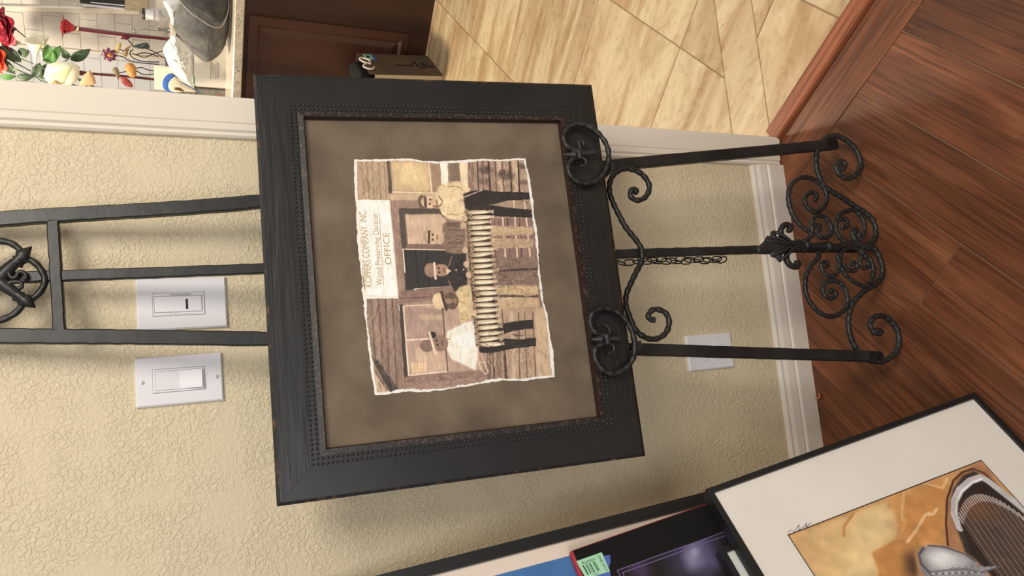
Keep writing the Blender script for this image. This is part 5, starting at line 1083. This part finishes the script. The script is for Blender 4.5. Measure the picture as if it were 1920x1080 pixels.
for pts in ([(-708.5,1822.8),(-735.2,1814.5),(-759.7,1783),(-777.5,1750.2),(-794.6,1708)], [(-772.3,1835.8),(-811.6,1805.8),(-839,1756.4)], [(-758,1561.3),(-771.2,1583.5),(-777.3,1608.2)], [(-818.5,1803.7),(-842.1,1750.9),(-859.7,1705.3),(-879.7,1683.2)]):
    tube('stem', [KF.pt(a, b, .006) for a, b in pts], .0022, M_lf, lv, 6)
stem_to_vase(KF, [(-879.7,1683.2)][0], lv)
# tall red glass flower and a second stem
KR = K(3.12)
tr = empty('red_glass_flower', 'tall red glass flower on a straight dark red stem', 'flower', KR.pt(-660, 1122))
q = [(-620.7,1132.9),(-620.8,1317.5),(-615.5,1511.1),(-615.3,1530.7),(-612.1,1567.1)]
tube('stem', [KR.pt(q[0][0], 1122)] + [KR.pt(a, b) for a, b in q[1:4]], lambda t: .0075 + .004*t, M_stem, tr, 12, k=5)
bc0 = KR.pt(*q[3]); axf = KR.pt(*q[4]) - bc0
petals('petal', bc0, axf, 6, .074, .066, .78, M_rg, tr, .2, .12); petals('petal', bc0, axf, 5, .062, .05, .4, M_rg, tr, .6, .05)
lathe('cup', bc0, axf, [(.002, -.012), (.014, 0), (.024, .02), (.03, .04)], M_rg, tr, 12)
petals('sepal', bc0, -axf, 2, .035, .03, 1.0, mat('cream_sepal', S(226, 206, 160), rough=.4), tr, 2.2, .1)
for pts in ([(-618.7,1311),(-632.2,1328.5),(-641.2,1339)], [(-612.6,1292.1),(-629.9,1308.1),(-643.1,1322.2)]):
    leaf('bract', KR, pts[0], pts[2], 14, M_stem, tr, .012, .003)
t2 = empty('dark_red_rod', 'thin dark red glass stem rising behind the cream card', 'flower', KR.pt(-870, 1122))
q = [(-835.5,1199.1),(-831.2,1329.9),(-831.4,1460.4),(-825.5,1523.7)]
tube('stem', [KR.pt(q[0][0]-6, 1122)] + [KR.pt(a, b) for a, b in q], .0062, M_stem, t2, 10, k=5)
blob('tip', KR.pt(*[(-833,1519.2)][0]), .012, .012, .016, M_stem, t2)
# wire flower sculpture
ws = empty('wire_flower_sculpture', 'bundle of curved dark wires carrying small enamelled flowers', 'ornament', KR.pt(-770, 1122))
KWp = K(3.08)
hub = [(-712.7,1155.1)][0]; hub = (hub[0], 1122)
for pts in ([(-714.8,1365.8),(-715.5,1335.4),(-732.2,1305.4),(-739.2,1257.4),(-738.8,1173.2)], [(-625.3,1309.8),(-644.9,1295.3),(-662.5,1278.9),(-664.7,1227.5),(-680.3,1189.6),(-704.3,1151.4)], [(-679.3,1344),(-687.3,1327.5),(-680.8,1303.5)], [(-675,1286.2),(-692.2,1300.5),(-714.8,1291.1),(-730.5,1250.2),(-726.6,1173)], [(-695,1290.3),(-704,1263.2),(-709,1235.7),(-689.4,1200.3),(-669,1157.9)], [(-701.5,1276.9),(-688.6,1248.9),(-688.5,1210.8),(-698.8,1176)], [(-769.2,1275.7),(-762.7,1251.1),(-772.1,1223.4),(-775.8,1177.5)], [(-781.3,1276.1),(-795.2,1252.1),(-796.6,1224),(-783.6,1174.1)], [(-800.8,1352.8),(-789.7,1321.4)]):
    tube('wire', [KWp.pt(a, max(b, 1124)) for a, b in pts], .0026, M_wire, ws, 6)
blob('wire_base', KWp.pt(hub[0], 1134), .06, .05, .013, M_wire, ws)
q = [(-708.7,1389)][0]; c0 = KWp.pt(*q, .006); ax = (-r2, -r2, .1)
petals('daisy_petal', c0, ax, 8, .034, .024, 1.45, mat('purple_enamel', S(92, 40, 62), S(120, 60, 84), 40, .3), ws, .2, .05)
blob('daisy_centre', KWp.pt(*q, .014), .009, .009, .009, mat('orange_enamel', S(222, 146, 50), rough=.4), ws)
M_or = mat('orange_petal', S(196, 140, 70), S(214, 160, 96), 30, .5); M_brn = mat('brown_enamel', S(150, 110, 70), S(96, 76, 52), 40, .4); M_yel = mat('yellow_enamel', S(188, 168, 112), rough=.5); M_rdp = mat('rust_red_petal', S(150, 60, 54), S(176, 92, 82), 30, .5); M_ol = mat('olive_petal', S(128, 122, 92), S(150, 124, 104), 30, .4)
for pts, m_, dp in (([(-774.1,1326),(-747.4,1318),(-741.3,1297.2),(-759.2,1277.1),(-789.4,1276.4),(-812.3,1282.4),(-814.5,1305.1),(-793.3,1316.4)], M_or, .016), ([(-647.1,1349.3),(-647.3,1334.2),(-673.1,1340.4),(-698,1355),(-693.4,1366.5),(-669.5,1360.3)], M_yel, .007), ([(-654.4,1294),(-681.1,1306.9),(-711.4,1314.9),(-706.9,1328.3),(-683.3,1327.3),(-666.2,1313.1)], M_brn, .009), ([(-824.7,1348.7),(-816.8,1329.4),(-829.1,1309.1),(-852.4,1294.3),(-867,1296.6),(-863.3,1324.4),(-848.4,1341.1)], M_rdp, .010), ([(-779.3,1379.1),(-768,1364.9),(-784.7,1352.1),(-816.7,1350.1),(-833.6,1357.7),(-810.4,1368.6),(-799.3,1378.3)], M_ol, .010)):
    pillow('enamel_flower', KWp, pts, dp, m_, ws, .006, 5, .0008)
pillow('green_bud', KWp, [(-655,1282.1),(-644.9,1261.3),(-633.3,1226.6),(-647.6,1214.9),(-662,1220.5),(-665.7,1255.1),(-664.4,1279)], .016, mat('dark_green_glass', S(52, 66, 58), rough=.15), ws, .004, 5)
tan = empty('tan_paper_leaf', 'tan triangular dried leaf below the open calla lily', 'leaf', K(3.05).pt(-880, 1500))
pillow('blade', K(3.05), [(-860.4,1523.6),(-789.3,1482.7),(-794,1469.8),(-822.4,1456.6),(-854.4,1456.8),(-863.2,1487.4)], .01, mat('tan_leaf', S(204, 164, 118), S(214, 178, 134), 20, .6), tan, 0, 5, .0004)
tube('stalk', [K(3.05).pt(*[(-861.1,1487.2)][0]), vt, vc + Vector((.0, .0, .03))], .002, M_brn, tan, 6, k=5)

# gift bag on the tile floor against the cabinet
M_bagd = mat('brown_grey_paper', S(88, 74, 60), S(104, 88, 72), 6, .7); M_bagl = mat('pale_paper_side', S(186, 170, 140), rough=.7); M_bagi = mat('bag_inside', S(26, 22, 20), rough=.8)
bgo = empty('gift_bag', 'brown paper gift bag with script lettering and white rope handle by the cabinet', 'bag', (1.40, 1.98, 0))
u1, u2 = Vector((r2, r2, 0)), Vector((-r2, r2, 0))
c00 = Vector((1.364, 1.886, 0)); WD, DP, HT = .25, .17, .35
def bp(a, b, z, fl=0): return c00 + u1*a + u2*b + Vector((0, 0, z))
def panel(name, q, m): 
    return sol(mesh(name, q, [(0, 1, 2, 3)], m, bgo), .0015)
lean = .018
panel('front_panel', [bp(0, 0, .001), bp(WD, 0, .001), bp(WD-.01, lean, HT), bp(-.015, lean, HT)], M_bagd)
panel('back_panel', [bp(0, DP, .001), bp(WD, DP, .001), bp(WD-.01, DP-lean, HT), bp(-.015, DP-lean, HT)], M_bagi)
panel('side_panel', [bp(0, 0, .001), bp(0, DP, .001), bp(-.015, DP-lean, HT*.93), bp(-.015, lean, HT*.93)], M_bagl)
panel('side_panel', [bp(WD, 0, .001), bp(WD, DP, .001), bp(WD-.01, DP-lean, HT), bp(WD-.01, lean, HT)], M_bagd)
panel('bottom_panel', [bp(0, 0, .001), bp(WD, 0, .001), bp(WD, DP, .001), bp(0, DP, .001)], M_bagd)
pillow('dark_opening', Plane(bp(0, DP/2, 0), u1, (0, 0, 1)), [(-12, 300), (-14, 372), (20, 384), (215, 384), (236, 372), (238, 300)], .05, M_bagi, bgo, 0, 5, .002)  # near-black fill painted in for the shade inside the bag's open top
GB = Plane(c00 - u2*.002, u1, Vector((0, 0, 1)) + u2*.0514)
def onbag(a, b, c=0.0015): return GB.pt(a, b, c)
hq = [(80, 322), (100, 352), (135, 362), (150, 345), (120, 318), (95, 330), (60, 362), (30, 360), (18, 335), (40, 318)]
tube('rope_handle', [onbag(a, b, .010) for a, b in hq], .0042, mat('white_rope', S(226, 214, 204), rough=.8), bgo, 7)
ink = mat('dark_script_ink', S(30, 24, 22), rough=.6)
scr = [(110, 205), (100, 190), (112, 178), (98, 170), (110, 160), (98, 150), (112, 140), (100, 130), (108, 118), (140, 108), (152, 98), (100, 92), (84, 75), (98, 60), (132, 72), (140, 58), (100, 40), (110, 28), (96, 18)]
tube('script_lettering', [onbag(a, b, .0018) for a, b in scr], .0022, ink, bgo, 5)
box('tape', GB, 150, 222, 278, 318, .001, .002, M_tape, bgo)
box('sticker', GB, 158, 214, 292, 330, .002, .003, M_stk, bgo)
box('sticker_print', GB, 172, 200, 302, 320, .003, .0034, M_ink2, bgo)
